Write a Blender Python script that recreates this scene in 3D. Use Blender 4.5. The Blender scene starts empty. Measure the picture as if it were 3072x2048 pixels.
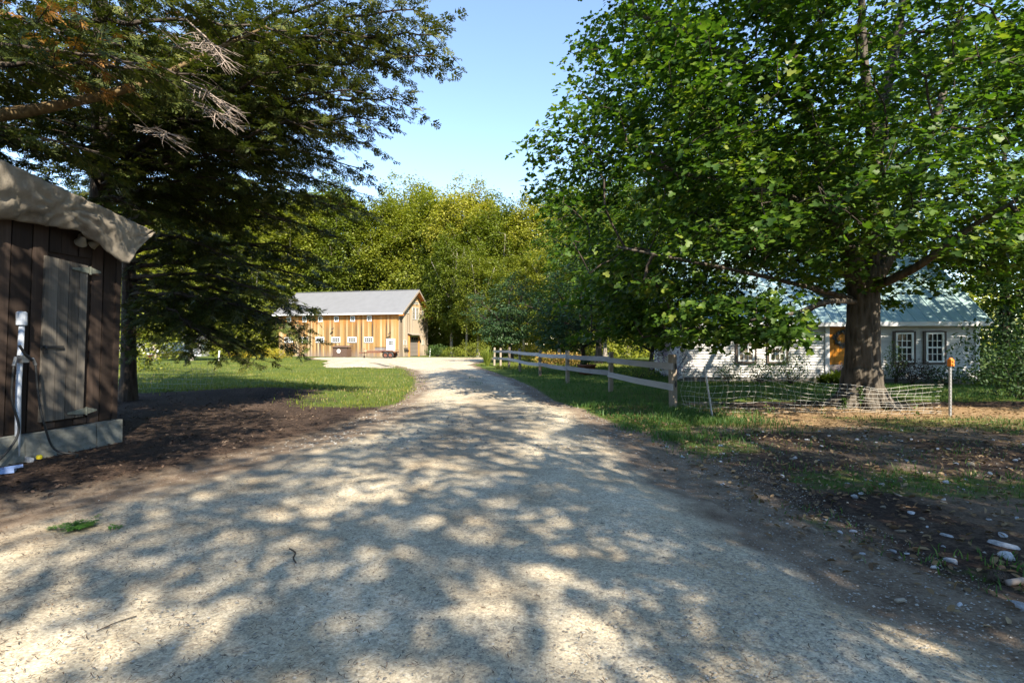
import bpy, math, random
import numpy as np
from mathutils import Vector, Matrix

SC = bpy.context.scene
COL = SC.collection
R = math.radians
rng = np.random.default_rng(7)
random.seed(7)

# ---------------------------------------------------------------- camera, sky, sun
F, CAMH, HOR = 1550.0, 1.5, 1030.0           # focal length in photo pixels, eye height, horizon row
cam_d = bpy.data.cameras.new('camera'); cam = bpy.data.objects.new('camera', cam_d); COL.objects.link(cam)
cam.location = (0, 0, CAMH); cam.rotation_euler = (R(90), 0, 0)
cam_d.sensor_width = 36; cam_d.lens = 36 * F / 3072
cam_d.shift_y = (HOR - 1024) / 3072
cam_d.clip_start = 0.05; cam_d.clip_end = 3000
SC.camera = cam

SUN_AZ, SUN_EL = 27.0, 41.0                  # degrees to the right of straight behind the camera, elevation
world = bpy.data.worlds.new('World'); SC.world = world; world.use_nodes = True
nt = world.node_tree
sky = nt.nodes.new('ShaderNodeTexSky'); sky.sky_type = 'NISHITA'; sky.sun_disc = False
sky.sun_elevation = R(SUN_EL); sky.sun_rotation = R(180 - SUN_AZ)
sky.air_density = 1.0; sky.dust_density = 0.0; sky.ozone_density = 1.3; sky.altitude = 100
bg = nt.nodes['Background']; bg.inputs['Strength'].default_value = 0.14
nt.links.new(sky.outputs['Color'], bg.inputs['Color'])

sun_d = bpy.data.lights.new('sun', 'SUN'); sun = bpy.data.objects.new('sun', sun_d); COL.objects.link(sun)
sun_d.energy = 5.0; sun_d.angle = R(0.53); sun_d.color = (1.0, 0.90, 0.73)
SUN_DIR = Vector((math.sin(R(SUN_AZ)) * math.cos(R(SUN_EL)), -math.cos(R(SUN_AZ)) * math.cos(R(SUN_EL)), math.sin(R(SUN_EL))))
sun.rotation_euler = SUN_DIR.to_track_quat('Z', 'Y').to_euler()
sun.location = (20, -40, 40)

vs = SC.view_settings
SC.display_settings.display_device = 'sRGB'
vs.view_transform = 'Standard'; vs.look = 'None'; vs.exposure = 1.5; vs.gamma = 1.0; vs.use_curve_mapping = False
SC.render.engine = 'CYCLES'
cy = SC.cycles
cy.max_bounces = 6; cy.diffuse_bounces = 3; cy.glossy_bounces = 2; cy.transmission_bounces = 4; cy.transparent_max_bounces = 4
cy.caustics_reflective = False; cy.caustics_refractive = False
cy.use_denoising = True
try:
    cy.denoiser = 'OPENIMAGEDENOISE'; cy.denoising_input_passes = 'RGB_ALBEDO_NORMAL'; cy.denoising_prefilter = 'ACCURATE'
except Exception: pass
cy.use_adaptive_sampling = False

# ---------------------------------------------------------------- helpers
def P(px, py, Y):                            # photo pixel at a known distance
    return Vector(((px - 1536) / F * Y, Y, CAMH + (HOR - py) / F * Y))
def G(px, py):                               # photo pixel that lies on the level ground
    D = py - HOR
    return Vector(((px - 1536) * CAMH / D, F * CAMH / D, 0))

def vnoise(x, y, s=1.0, seed=0):             # cheap smooth 2-D noise in -1..1
    x = np.asarray(x, float) / s; y = np.asarray(y, float) / s
    r = np.random.default_rng(seed); T = r.random((64, 64)) * 2 - 1
    xi = np.floor(x).astype(int); yi = np.floor(y).astype(int); fx = x - xi; fy = y - yi
    fx = fx * fx * (3 - 2 * fx); fy = fy * fy * (3 - 2 * fy)
    a = T[xi % 64, yi % 64]; b = T[(xi + 1) % 64, yi % 64]; c = T[xi % 64, (yi + 1) % 64]; d = T[(xi + 1) % 64, (yi + 1) % 64]
    return (a * (1 - fx) + b * fx) * (1 - fy) + (c * (1 - fx) + d * fx) * fy

def sstep(a, b, x):
    t = np.clip((np.asarray(x, float) - a) / (b - a), 0, 1); return t * t * (3 - 2 * t)

# driveway edges: distance along Y -> X
RY = np.array([-12, 0, 2.5, 2.94, 3.4, 4.7, 8.45, 9.5, 11.7, 13.4, 17.6, 21.9, 30.6, 36, 44, 52, 60.])
RX = np.array([3.4, 3.0, 2.49, 2.24, 2.12, 1.79, 1.76, 1.67, 1.44, .9, .53, -.13, -1.88, -2.8, -2.4, -1.6, -1.0])
LY = np.array([-12, 0, 3, 4.4, 5.2, 6.8, 8.94, 11.2, 13.06, 15.8, 21.9, 28.4, 35.8, 42, 47, 54, 60.])
LX = np.array([-5.2, -4.8, -4.6, -4.4, -4.15, -3.6, -2.95, -2.86, -2.61, -2.85, -3.88, -5.4, -8.4, -13.0, -17, -21, -23])
def road_l(y): return np.interp(y, LY, LX)
def road_r(y): return np.interp(y, RY, RX)
def road_d(x, y):                            # >0 inside the driveway: metres from its edge
    d = np.minimum(x - road_l(y), road_r(y) - x)
    return np.minimum(d, 59.5 - y)
def gh(x, y):                                # height of the ground
    x = np.asarray(x, float); y = np.asarray(y, float)
    h = -0.16 * sstep(38, 62, y) + 0.05 * vnoise(x, y, 4.0, 3) * sstep(.3, 2.5, -road_d(x, y)) * sstep(9, 14, y)
    h = h + 0.02 * vnoise(x, y, 1.3, 5) * sstep(.1, 1.0, -road_d(x, y))
    h = h + 0.16 * np.exp(-(((x + 6.6) / 3.0) ** 2 + ((y - 15.3) / 1.1) ** 2))
    return h
def gz(x, y): return float(gh(x, y))

ALLM = {}
def obj(name, mesh, parent=None, loc=None, rot=None):
    o = bpy.data.objects.new(name, mesh); COL.objects.link(o)
    if parent is not None: o.parent = parent
    if loc is not None: o.location = loc
    if rot is not None: o.rotation_euler = rot
    return o
def tag(o, label=None, cat=None, group=None, kind=None):
    if label: o['label'] = label
    if cat: o['category'] = cat
    if group: o['group'] = group
    if kind: o['kind'] = kind
    return o
def empty(name, loc, rz=0.0, **k):
    o = bpy.data.objects.new(name, None); COL.objects.link(o); o.location = loc; o.rotation_euler = (0, 0, rz)
    o.empty_display_size = .2
    return tag(o, **k)
def copy_tree(o, parent=None):
    c = o.copy(); COL.objects.link(c); c.parent = parent
    for ch in o.children: copy_tree(ch, c)
    return c

def np_mesh(name, verts, polys, mat, smooth=False):
    """polys: list of (M,k) int arrays."""
    me = bpy.data.meshes.new(name)
    verts = np.ascontiguousarray(verts, dtype=np.float32)
    me.vertices.add(len(verts)); me.vertices.foreach_set('co', verts.ravel())
    nl = sum(p.size for p in polys); npoly = sum(len(p) for p in polys)
    me.loops.add(nl); me.polygons.add(npoly)
    li = np.concatenate([p.ravel() for p in polys]).astype(np.int32)
    tot = np.concatenate([np.full(len(p), p.shape[1]) for p in polys]).astype(np.int32)
    st = np.concatenate([[0], np.cumsum(tot)[:-1]]).astype(np.int32)
    me.loops.foreach_set('vertex_index', li)
    me.polygons.foreach_set('loop_start', st)
    try: me.polygons.foreach_set('loop_total', tot)
    except Exception: pass
    if smooth: me.polygons.foreach_set('use_smooth', np.ones(npoly, bool))
    if mat: me.materials.append(mat)
    me.update(calc_edges=True)
    return me

class MB:                                    # collects shapes into one mesh
    def __init__(s): s.v = []; s.f = []
    def add(s, vs_, fs_):
        n = len(s.v); s.v += [tuple(v) for v in vs_]; s.f += [[i + n for i in f] for f in fs_]; return s
    def box(s, c, d, M=None):
        x, y, z = (q / 2 for q in d); c = Vector(c)
        vs_ = [Vector((a * x, b * y, e * z)) for a in (-1, 1) for b in (-1, 1) for e in (-1, 1)]
        if M is not None: vs_ = [M @ v for v in vs_]
        return s.add([v + c for v in vs_], [(0, 1, 3, 2), (4, 6, 7, 5), (0, 4, 5, 1), (2, 3, 7, 6), (0, 2, 6, 4), (1, 5, 7, 3)])
    def tube(s, pts, rad, n=8, cap=True):
        pts = [Vector(p) for p in pts]
        if not hasattr(rad, '__len__'): rad = [rad] * len(pts)
        a = None; vs_ = []; fs_ = []
        for i, p in enumerate(pts):
            t = (pts[min(i + 1, len(pts) - 1)] - pts[max(i - 1, 0)]).normalized()
            if a is None:
                a = t.orthogonal().normalized()
            else:
                a = (a - t * a.dot(t)).normalized()
            b = t.cross(a)
            for k in range(n):
                an = 2 * math.pi * k / n
                vs_.append(p + (a * math.cos(an) + b * math.sin(an)) * rad[i])
        for i in range(len(pts) - 1):
            for k in range(n):
                k2 = (k + 1) % n
                fs_.append((i * n + k, i * n + k2, (i + 1) * n + k2, (i + 1) * n + k))
        if cap:
            fs_.append(tuple(range(n - 1, -1, -1))); m = (len(pts) - 1) * n
            fs_.append(tuple(range(m, m + n)))
        return s.add(vs_, fs_)
    def lathe(s, prof, c=(0, 0, 0), n=16, M=None):  # prof: (r, z)
        vs_ = []; fs_ = []; c = Vector(c)
        for r, z in prof:
            for k in range(n):
                an = 2 * math.pi * k / n; v = Vector((r * math.cos(an), r * math.sin(an), z))
                vs_.append((M @ v if M is not None else v) + c)
        for i in range(len(prof) - 1):
            for k in range(n):
                k2 = (k + 1) % n; fs_.append((i * n + k, i * n + k2, (i + 1) * n + k2, (i + 1) * n + k))
        return s.add(vs_, fs_)
    def build(s, name, mat, parent=None, smooth=False, loc=None, rot=None):
        me = bpy.data.meshes.new(name); me.from_pydata(s.v, [], s.f); me.materials.append(mat)
        if smooth: me.polygons.foreach_set('use_smooth', np.ones(len(me.polygons), bool))
        me.update()
        return obj(name, me, parent, loc, rot)

UNIT = {}
def piece(name, mat, parent, c, d, rot=None):  # a cheap box piece; alike pieces share one mesh
    if mat.name not in UNIT:
        b = MB().box((0, 0, 0), (1, 1, 1)); me = bpy.data.meshes.new('unit_' + mat.name); me.from_pydata(b.v, [], b.f)
        me.materials.append(mat); me.update(); UNIT[mat.name] = me
    o = obj(name, UNIT[mat.name], parent, c, rot); o.scale = d
    return o

# ---------------------------------------------------------------- materials
def new_mat(name):
    m = bpy.data.materials.new(name); m.use_nodes = True; n = m.node_tree
    return m, n, n.nodes['Principled BSDF'], n.nodes['Material Output']
def lnk(n, a, b): n.links.new(a, b)
def node(n, t, **k):
    q = n.nodes.new(t)
    for a, b in k.items():
        if a.startswith('i_'): q.inputs[a[2:].replace('_', ' ')].default_value = b
        else: setattr(q, a, b)
    return q
def ramp(n, fac, cols):
    r = n.nodes.new('ShaderNodeValToRGB'); e = r.color_ramp.elements
    while len(e) < len(cols): e.new(0.5)
    for q, (p, c) in zip(e, cols): q.position = p; q.color = (*c, 1)
    lnk(n, fac, r.inputs[0]); return r.outputs[0]
def noise(n, vec, scale, detail=4, rough=.55, dist=0):
    q = node(n, 'ShaderNodeTexNoise', i_Scale=scale, i_Detail=detail, i_Roughness=rough, i_Distortion=dist)
    lnk(n, vec, q.inputs['Vector']); return q.outputs['Fac']
def mapping(n, vec, scale=(1, 1, 1)):
    q = node(n, 'ShaderNodeMapping'); q.inputs['Scale'].default_value = scale; lnk(n, vec, q.inputs['Vector']); return q.outputs[0]
def mix(n, fac, a, b, mode='MIX'):
    q = node(n, 'ShaderNodeMix', data_type='RGBA', blend_type=mode)
    for s_, v in ((q.inputs[0], fac), (q.inputs[6], a), (q.inputs[7], b)):
        if hasattr(v, 'links') or hasattr(v, 'is_linked'): lnk(n, v, s_)
        elif isinstance(v, (tuple, list)): s_.default_value = (*v, 1) if len(v) == 3 else v
        else: s_.default_value = v
    return q.outputs[2]
def math_(n, op, a, b=0.0, clamp=False):
    q = node(n, 'ShaderNodeMath', operation=op); q.use_clamp = clamp
    for s_, v in ((q.inputs[0], a), (q.inputs[1], b)):
        if hasattr(v, 'is_linked'): lnk(n, v, s_)
        else: s_.default_value = v
    return q.outputs[0]
def bump(n, h, strength, dist, bsdf):
    q = node(n, 'ShaderNodeBump', i_Strength=strength, i_Distance=dist); lnk(n, h, q.inputs['Height']); lnk(n, q.outputs[0], bsdf.inputs['Normal'])
def pos(n): return n.nodes.new('ShaderNodeNewGeometry').outputs['Position']
def tobj(n): return n.nodes.new('ShaderNodeTexCoord').outputs['Object']
def orand(n): return n.nodes.new('ShaderNodeObjectInfo').outputs['Random']

def flat(name, col, rough=.6, metal=0.0, var=.12, sc=6.0):
    m, n, b, o = new_mat(name)
    f = noise(n, tobj(n), sc, 5)
    lo = tuple(c * (1 - var * 2) for c in col); hi = tuple(min(1, c * (1 + var)) for c in col)
    lnk(n, ramp(n, f, [(.3, lo), (.7, hi)]), b.inputs['Base Color'])
    b.inputs['Roughness'].default_value = rough; b.inputs['Metallic'].default_value = metal
    return m

def wood(name, cols, axis='z', rough=.8, grain=1.0, var=1.0, stain=None, bmp=.004):
    """weathered boards: grain along one world axis, each board its own tone"""
    m, n, b, o = new_mat(name)
    p = pos(n); r = orand(n)
    off = node(n, 'ShaderNodeCombineXYZ'); k = math_(n, 'MULTIPLY', r, 91.0)
    for q in off.inputs[:3]: lnk(n, k, q)
    ad = node(n, 'ShaderNodeVectorMath', operation='ADD'); lnk(n, p, ad.inputs[0]); lnk(n, off.outputs[0], ad.inputs[1])
    sc = {'z': (22, 22, .8), 'x': (.8, 22, 22), 'y': (22, .8, 22)}[axis]
    sc = tuple(s * grain for s in sc)
    f1 = noise(n, mapping(n, ad.outputs[0], sc), 1.0, 6, .65, .4)
    f2 = noise(n, mapping(n, ad.outputs[0], tuple(s * .12 for s in sc)), 1.0, 3)
    t = math_(n, 'ADD', math_(n, 'MULTIPLY', r, .45 * var), math_(n, 'ADD', math_(n, 'MULTIPLY', f1, .4), math_(n, 'MULTIPLY', f2, .5)))
    t = math_(n, 'SUBTRACT', t, .22 * var)
    st = [(.15 + .6 * i / (len(cols) - 1), c) for i, c in enumerate(cols)]
    c = ramp(n, t, st)
    if stain:                                 # (z0, z1, colour): weathering that climbs from the foot or hangs under the eave
        for z0, z1, sc_ in stain:
            sx = node(n, 'ShaderNodeSeparateXYZ'); lnk(n, p, sx.inputs[0])
            mr = node(n, 'ShaderNodeMapRange'); mr.inputs['From Min'].default_value = z0; mr.inputs['From Max'].default_value = z1
            lnk(n, math_(n, 'ADD', sx.outputs[2], math_(n, 'MULTIPLY', math_(n, 'SUBTRACT', f2, .5), 3.0)), mr.inputs['Value'])
            c = mix(n, math_(n, 'MULTIPLY', mr.outputs[0], .85), c, sc_)
    lnk(n, c, b.inputs['Base Color']); b.inputs['Roughness'].default_value = rough
    b.inputs['Specular IOR Level'].default_value = .25
    bump(n, f1, .5, bmp, b)
    return m

def leaf_mat(name, cols, trans=.35, rough=.5, tint=1.0, patch=None, rnd=.62, big_s=.35):
    m, n, b, o = new_mat(name)
    geo = n.nodes.new('ShaderNodeNewGeometry')
    big = noise(n, geo.outputs['Position'], big_s, 3)
    t = math_(n, 'ADD', math_(n, 'MULTIPLY', geo.outputs['Random Per Island'], rnd), math_(n, 'MULTIPLY', math_(n, 'SUBTRACT', big, .3), .75))
    if patch:
        t = math_(n, 'ADD', t, math_(n, 'MULTIPLY', math_(n, 'SUBTRACT', orand(n), .5), patch))
    c = ramp(n, t, [(i / (len(cols) - 1) * .9 + .05, q) for i, q in enumerate(cols)])
    lnk(n, c, b.inputs['Base Color']); b.inputs['Roughness'].default_value = rough
    b.inputs['Specular IOR Level'].default_value = .35
    tr = n.nodes.new('ShaderNodeBsdfTranslucent')
    lnk(n, mix(n, 1.0, c, (1.35 * tint, 1.45 * tint, .55 * tint), 'MULTIPLY'), tr.inputs['Color'])
    mx = n.nodes.new('ShaderNodeMixShader'); mx.inputs[0].default_value = trans
    lnk(n, b.outputs[0], mx.inputs[1]); lnk(n, tr.outputs[0], mx.inputs[2]); lnk(n, mx.outputs[0], o.inputs['Surface'])
    return m

def bark_mat(name, lo, hi, sc=6.0, depth=.03):
    m, n, b, o = new_mat(name)
    p = mapping(n, pos(n), (1, 1, .22))
    v = node(n, 'ShaderNodeTexVoronoi', i_Scale=sc * 2.2); lnk(n, p, v.inputs['Vector'])
    f = noise(n, p, sc, 7, .65, .6)
    h = math_(n, 'ADD', math_(n, 'MULTIPLY', v.outputs['Distance'], .6), f)
    lnk(n, ramp(n, h, [(.35, lo), (.95, hi)]), b.inputs['Base Color'])
    b.inputs['Roughness'].default_value = .9; b.inputs['Specular IOR Level'].default_value = .15
    bump(n, h, 1.0, depth, b)
    return m

M = {}
M['leaf_maple'] = leaf_mat('leaf_maple', [(.02, .05, .008), (.045, .10, .012), (.10, .17, .02), (.29, .30, .05)], .42, rnd=.6, big_s=.9)
M['leaf_wood'] = leaf_mat('leaf_wood', [(.105, .135, .013), (.17, .19, .018), (.25, .255, .03), (.33, .29, .05)], .36, patch=.85, rnd=.3, big_s=.5)
M['leaf_dark'] = leaf_mat('leaf_dark', [(.022, .05, .018), (.035, .075, .025), (.05, .095, .03), (.07, .115, .04)], .28)
M['leaf_shrub'] = leaf_mat('leaf_shrub', [(.03, .065, .015), (.06, .11, .02), (.10, .15, .03)], .3)
M['leaf_yellow'] = leaf_mat('leaf_yellow', [(.10, .13, .02), (.28, .24, .02), (.45, .32, .02), (.5, .36, .03)], .3)
M['leaf_hosta'] = leaf_mat('leaf_hosta', [(.10, .15, .02), (.17, .21, .03), (.24, .27, .05)], .35)
M['leaf_purple'] = leaf_mat('leaf_purple', [(.16, .13, .19), (.25, .2, .32), (.33, .29, .36)], .2)
M['leaf_orange'] = leaf_mat('leaf_orange', [(.12, .13, .02), (.26, .2, .04), (.4, .22, .05), (.36, .3, .1)], .3)
M['leaf_red'] = leaf_mat('leaf_red', [(.035, .02, .018), (.06, .03, .025), (.08, .06, .04)], .2)
M['needle'] = leaf_mat('needle', [(.028, .044, .010), (.05, .072, .013), (.085, .10, .018), (.17, .15, .026)], .22, .55)
M['needle_dead'] = leaf_mat('needle_dead', [(.16, .09, .02), (.26, .14, .03), (.32, .11, .03)], .15, .6)
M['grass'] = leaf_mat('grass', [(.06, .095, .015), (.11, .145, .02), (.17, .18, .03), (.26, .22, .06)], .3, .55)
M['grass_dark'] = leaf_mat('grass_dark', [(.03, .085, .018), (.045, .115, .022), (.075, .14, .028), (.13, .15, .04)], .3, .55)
M['straw'] = leaf_mat('straw', [(.20, .16, .07), (.30, .24, .12), (.36, .30, .17)], .2, .6)
M['bark'] = bark_mat('bark', (.018, .015, .012), (.115, .098, .08), 6.0, .06)
M['bark_dark'] = bark_mat('bark_dark', (.02, .016, .013), (.075, .06, .048), 7.0, .03)
M['bark_warm'] = bark_mat('bark_warm', (.05, .034, .02), (.17, .12, .06), 8.0, .02)
M['bark_grey'] = bark_mat('bark_grey', (.12, .10, .08), (.32, .28, .23), 5.0, .02)
M['twig_dead'] = flat('twig_dead', (.30, .24, .20), .8)

# ground, driveway
def ground_mat():
    m, n, b, o = new_mat('ground_soil')
    p = pos(n)
    def at(nm):
        q = n.nodes.new('ShaderNodeAttribute'); q.attribute_name = nm; return q.outputs['Fac']
    fine = noise(n, p, 38, 8, .7); mid = noise(n, p, 4.5, 6, .62); big = noise(n, p, .7, 4)
    def soft(a, w=.7):                        # ragged edge for a mask
        q = math_(n, 'ADD', a, math_(n, 'MULTIPLY', math_(n, 'SUBTRACT', mid, .5), w))
        mr = node(n, 'ShaderNodeMapRange'); mr.inputs['From Min'].default_value = .35; mr.inputs['From Max'].default_value = .65
        lnk(n, q, mr.inputs['Value']); return mr.outputs[0]
    dirt = ramp(n, math_(n, 'ADD', math_(n, 'MULTIPLY', fine, .6), math_(n, 'MULTIPLY', mid, .5)), [(.36, (.07, .05, .036)), (.52, (.16, .12, .088)), (.72, (.29, .235, .175))])
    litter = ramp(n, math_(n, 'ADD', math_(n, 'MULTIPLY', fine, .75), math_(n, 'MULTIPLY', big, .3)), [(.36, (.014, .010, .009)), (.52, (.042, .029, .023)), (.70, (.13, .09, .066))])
    dry = ramp(n, math_(n, 'ADD', math_(n, 'MULTIPLY', fine, .5), math_(n, 'MULTIPLY', mid, .5)), [(.3, (.16, .095, .05)), (.7, (.36, .25, .14))])
    gr = ramp(n, math_(n, 'ADD', math_(n, 'MULTIPLY', fine, .5), math_(n, 'MULTIPLY', big, .5)), [(.3, (.035, .065, .014)), (.5, (.075, .105, .02)), (.72, (.15, .15, .035))])
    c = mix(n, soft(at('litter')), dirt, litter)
    c = mix(n, soft(at('dry')), c, dry)
    c = mix(n, soft(at('grass'), 1.0), c, gr)
    lnk(n, c, b.inputs['Base Color']); b.inputs['Roughness'].default_value = .95; b.inputs['Specular IOR Level'].default_value = .1
    bump(n, math_(n, 'ADD', fine, math_(n, 'MULTIPLY', mid, 2.0)), .9, .02, b)
    return m
def gravel_mat(name, edge=True, tone=1.0):
    m, n, b, o = new_mat(name)
    p = pos(n)
    vo = node(n, 'ShaderNodeTexVoronoi', i_Scale=55.0); lnk(n, p, vo.inputs['Vector'])
    vo2 = node(n, 'ShaderNodeTexVoronoi', i_Scale=130.0); lnk(n, p, vo2.inputs['Vector'])
    fine = noise(n, p, 90, 6, .7); mid = noise(n, p, 3.0, 6, .6); big = noise(n, mapping(n, p, (1.2, .25, 1)), .8, 4)
    hs = node(n, 'ShaderNodeSeparateColor'); lnk(n, vo.outputs['Color'], hs.inputs[0])
    hs2 = node(n, 'ShaderNodeSeparateColor'); lnk(n, vo2.outputs['Color'], hs2.inputs[0])
    t = math_(n, 'ADD', math_(n, 'MULTIPLY', hs.outputs[0], .22), math_(n, 'ADD', math_(n, 'MULTIPLY', hs2.outputs[0], .22), math_(n, 'ADD', math_(n, 'MULTIPLY', fine, .45), math_(n, 'MULTIPLY', big, .30))))
    k = tone
    c = ramp(n, t, [(.30, (.13 * k, .115 * k, .10 * k)), (.50, (.27 * k, .24 * k, .195 * k)), (.66, (.40 * k, .35 * k, .268 * k)), (.88, (.52 * k, .48 * k, .41 * k))])
    br = ramp(n, noise(n, p, 1.6, 6, .6), [(.36, (1.06, 1.05, 1.03)), (.52, (.95, .92, .87)), (.72, (.74, .66, .57))])
    c = mix(n, 1.0, c, br, 'MULTIPLY')
    if edge:
        tk = n.nodes.new('ShaderNodeAttribute'); tk.attribute_name = 'track'
        c = mix(n, 1.0, c, ramp(n, math_(n, 'ADD', tk.outputs['Fac'], math_(n, 'MULTIPLY', math_(n, 'SUBTRACT', noise(n, p, 2.5, 5), .5), .7)), [(.15, (.80, .78, .76)), (.75, (1.07, 1.06, 1.03))]), 'MULTIPLY')
    if edge:
        a = n.nodes.new('ShaderNodeAttribute'); a.attribute_name = 'edge'
        q = math_(n, 'ADD', a.outputs['Fac'], math_(n, 'MULTIPLY', math_(n, 'SUBTRACT', noise(n, p, 2.2, 7, .68), .5), 1.3))
        mr = node(n, 'ShaderNodeMapRange'); mr.inputs['From Min'].default_value = .3; mr.inputs['From Max'].default_value = .8
        lnk(n, q, mr.inputs['Value'])
        dirt = ramp(n, math_(n, 'ADD', math_(n, 'MULTIPLY', fine, .6), math_(n, 'MULTIPLY', mid, .5)), [(.36, (.06, .043, .03)), (.52, (.15, .11, .08)), (.72, (.29, .235, .175))])
        c = mix(n, mr.outputs[0], dirt, c)
    lnk(n, c, b.inputs['Base Color']); b.inputs['Roughness'].default_value = .95; b.inputs['Specular IOR Level'].default_value = .15
    hh = math_(n, 'ADD', math_(n, 'MULTIPLY', vo.outputs['Distance'], -.8), math_(n, 'ADD', math_(n, 'MULTIPLY', fine, .8), math_(n, 'MULTIPLY', noise(n, p, 9, 4), .7)))
    bump(n, hh, .5, .006, b)
    return m
M['ground'] = ground_mat(); M['gravel'] = gravel_mat('gravel_driveway', True, 1.14); M['gravel_pale'] = gravel_mat('gravel_pale', False, 1.15)

# ---------------------------------------------------------------- the ground
def graded(stops):
    out = []
    for a, b_, d in stops: out.append(np.arange(a, b_, d))
    return np.concatenate(out + [[stops[-1][1]]])
gx = graded([(-400, -80, 20), (-80, -28, 2.0), (-28, -10, .45), (-10, 12, .2), (12, 28, .5), (28, 80, 2.0), (80, 400, 20)])
gy = graded([(-120, -20, 5), (-20, 0, 1.0), (0, 1.5, .3), (1.5, 18, .2), (18, 34, .45), (34, 70, .8), (70, 130, 3), (130, 700, 40)])
GX, GY = np.meshgrid(gx, gy); nx, ny = len(gx), len(gy)
X, Y = GX.ravel(), GY.ravel()
RD = road_d(X, Y)
far_grass = sstep(14.6, 16.4, Y + .8 * vnoise(X, Y, 2, 9) + .12 * np.clip(-X - 12, 0, 20) * 0)
m_left = (X < 0) * far_grass * sstep(-.05, .7, -RD + .45 * vnoise(X, Y, 1.1, 13)) * (.62 + .38 * sstep(-.45, .1, vnoise(X, Y, 1.7, 14)))
m_left = np.maximum(m_left, (X < 0) * sstep(.05, .5, -RD) * sstep(-6.5, -4.4, X + .8 * vnoise(X, Y, 1.5, 4)) * sstep(11.3, 13.2, Y))
fx = np.interp(Y, [8, 12.5, 17, 30], [4.6, 3.6, 2.9, .3])
m_strip = (X > -2) * sstep(.0, .45, -RD) * sstep(8.0, 10.8, Y + 1.1 * vnoise(X, Y, 1.3, 44)) * (1 - sstep(-.3, 1.2, X - fx) * (1 - sstep(12.5, 14, Y)))
m_lawn = (X > 0) * sstep(13.0, 14.4, Y + .4 * vnoise(X, Y, 1.2, 8)) * sstep(.1, .5, -RD)
grass = np.clip(np.maximum.reduce([m_left, m_strip, m_lawn]), 0, 1)
weedy = (X > 1.8) * sstep(.2, .9, -RD) * (Y > 1) * (Y < 10.5) * np.clip(.55 * sstep(.05, .5, vnoise(X, Y, 1.1, 21)), 0, 1)
grass = np.maximum(grass, weedy)
dry = (X > 2.4) * sstep(8.7, 9.6, Y + .5 * vnoise(X, Y, 1.0, 2)) * (1 - sstep(11.6, 12.8, Y)) * sstep(2.6, 4.2, X)
dry = np.maximum(dry, sstep(55, 58, Y) * (1 - sstep(62, 66, Y)) * (X < 4) * (X > -24) * .8)
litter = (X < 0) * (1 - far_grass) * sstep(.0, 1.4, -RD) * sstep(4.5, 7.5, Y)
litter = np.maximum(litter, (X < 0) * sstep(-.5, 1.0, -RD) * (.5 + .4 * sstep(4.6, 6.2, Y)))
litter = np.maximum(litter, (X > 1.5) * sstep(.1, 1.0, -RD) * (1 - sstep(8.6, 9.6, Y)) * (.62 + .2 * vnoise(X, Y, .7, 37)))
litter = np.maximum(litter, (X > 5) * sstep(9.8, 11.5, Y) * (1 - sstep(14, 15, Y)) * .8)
idx = np.arange(nx * ny).reshape(ny, nx)
quads = np.stack([idx[:-1, :-1], idx[:-1, 1:], idx[1:, 1:], idx[1:, :-1]], -1).reshape(-1, 4)
zz = gh(X, Y) - .035 * sstep(.05, .5, RD)     # dips a little beneath the driveway sheet
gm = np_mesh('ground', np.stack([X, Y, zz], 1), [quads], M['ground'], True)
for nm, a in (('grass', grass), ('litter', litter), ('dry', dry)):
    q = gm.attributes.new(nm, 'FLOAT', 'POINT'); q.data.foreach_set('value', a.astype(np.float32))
ground = tag(obj('ground', gm), 'bare brown earth and leaf litter between driveway, shed and lawns', kind='structure')

ys = graded([(-12, 1, .5), (1, 9, .06), (9, 24, .15), (24, 59.5, .5)])
us = np.concatenate([np.linspace(0, .12, 9)[:-1], np.linspace(.12, .88, 25), np.linspace(.88, 1, 9)[1:]])
YY, UU = np.meshgrid(ys, us, indexing='ij')
lx = road_l(YY) + .12 * vnoise(YY, YY * 0, .7, 31) + .05 * vnoise(YY, YY * 0, .16, 32)
rx = road_r(YY) + .12 * vnoise(YY, YY * 0, .7, 33) + .05 * vnoise(YY, YY * 0, .16, 34)
XX = lx + (rx - lx) * UU
dist_e = np.minimum(XX - lx, rx - XX)
z = gh(XX, YY) + .006 + .05 * sstep(0, .9, dist_e)
w_ = (rx - lx)
mid_ridge = .03 * np.exp(-(((UU - .56) * w_) / .28) ** 2) * sstep(10, 13, YY) * (1 - sstep(24, 28, YY))
z += mid_ridge + .012 * vnoise(XX, YY, .8, 41) + .006 * vnoise(XX, YY, .25, 42)
wl = np.where(YY < 12, 1.5, .5)
edge = np.clip(np.where(UU < .5, (XX - lx) / wl, (rx - XX) / .55), 0, 1)
edge = np.where(YY > 26, np.clip(dist_e / .4, 0, 1), edge)
idx = np.arange(XX.size).reshape(XX.shape)
quads = np.stack([idx[:-1, :-1], idx[:-1, 1:], idx[1:, 1:], idx[1:, :-1]], -1).reshape(-1, 4)
dm = np_mesh('driveway', np.stack([XX.ravel(), YY.ravel(), z.ravel()], 1), [quads], M['gravel'], True)
tk_ = np.exp(-(((UU - .28) * w_) / .55) ** 2) + np.exp(-(((UU - .78) * w_) / .55) ** 2); tk_ = np.where(YY < 6.5, np.maximum(tk_, .75 * sstep(8, 5, YY)), tk_); tk_ = np.where(YY > 30, .8, tk_)
q = dm.attributes.new('track', 'FLOAT', 'POINT'); q.data.foreach_set('value', np.clip(tk_, 0, 1).ravel().astype(np.float32))
q = dm.attributes.new('edge', 'FLOAT', 'POINT'); q.data.foreach_set('value', edge.ravel().astype(np.float32))
tag(obj('driveway', dm), 'pale sandy gravel driveway running up to the barn', kind='structure')
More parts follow.
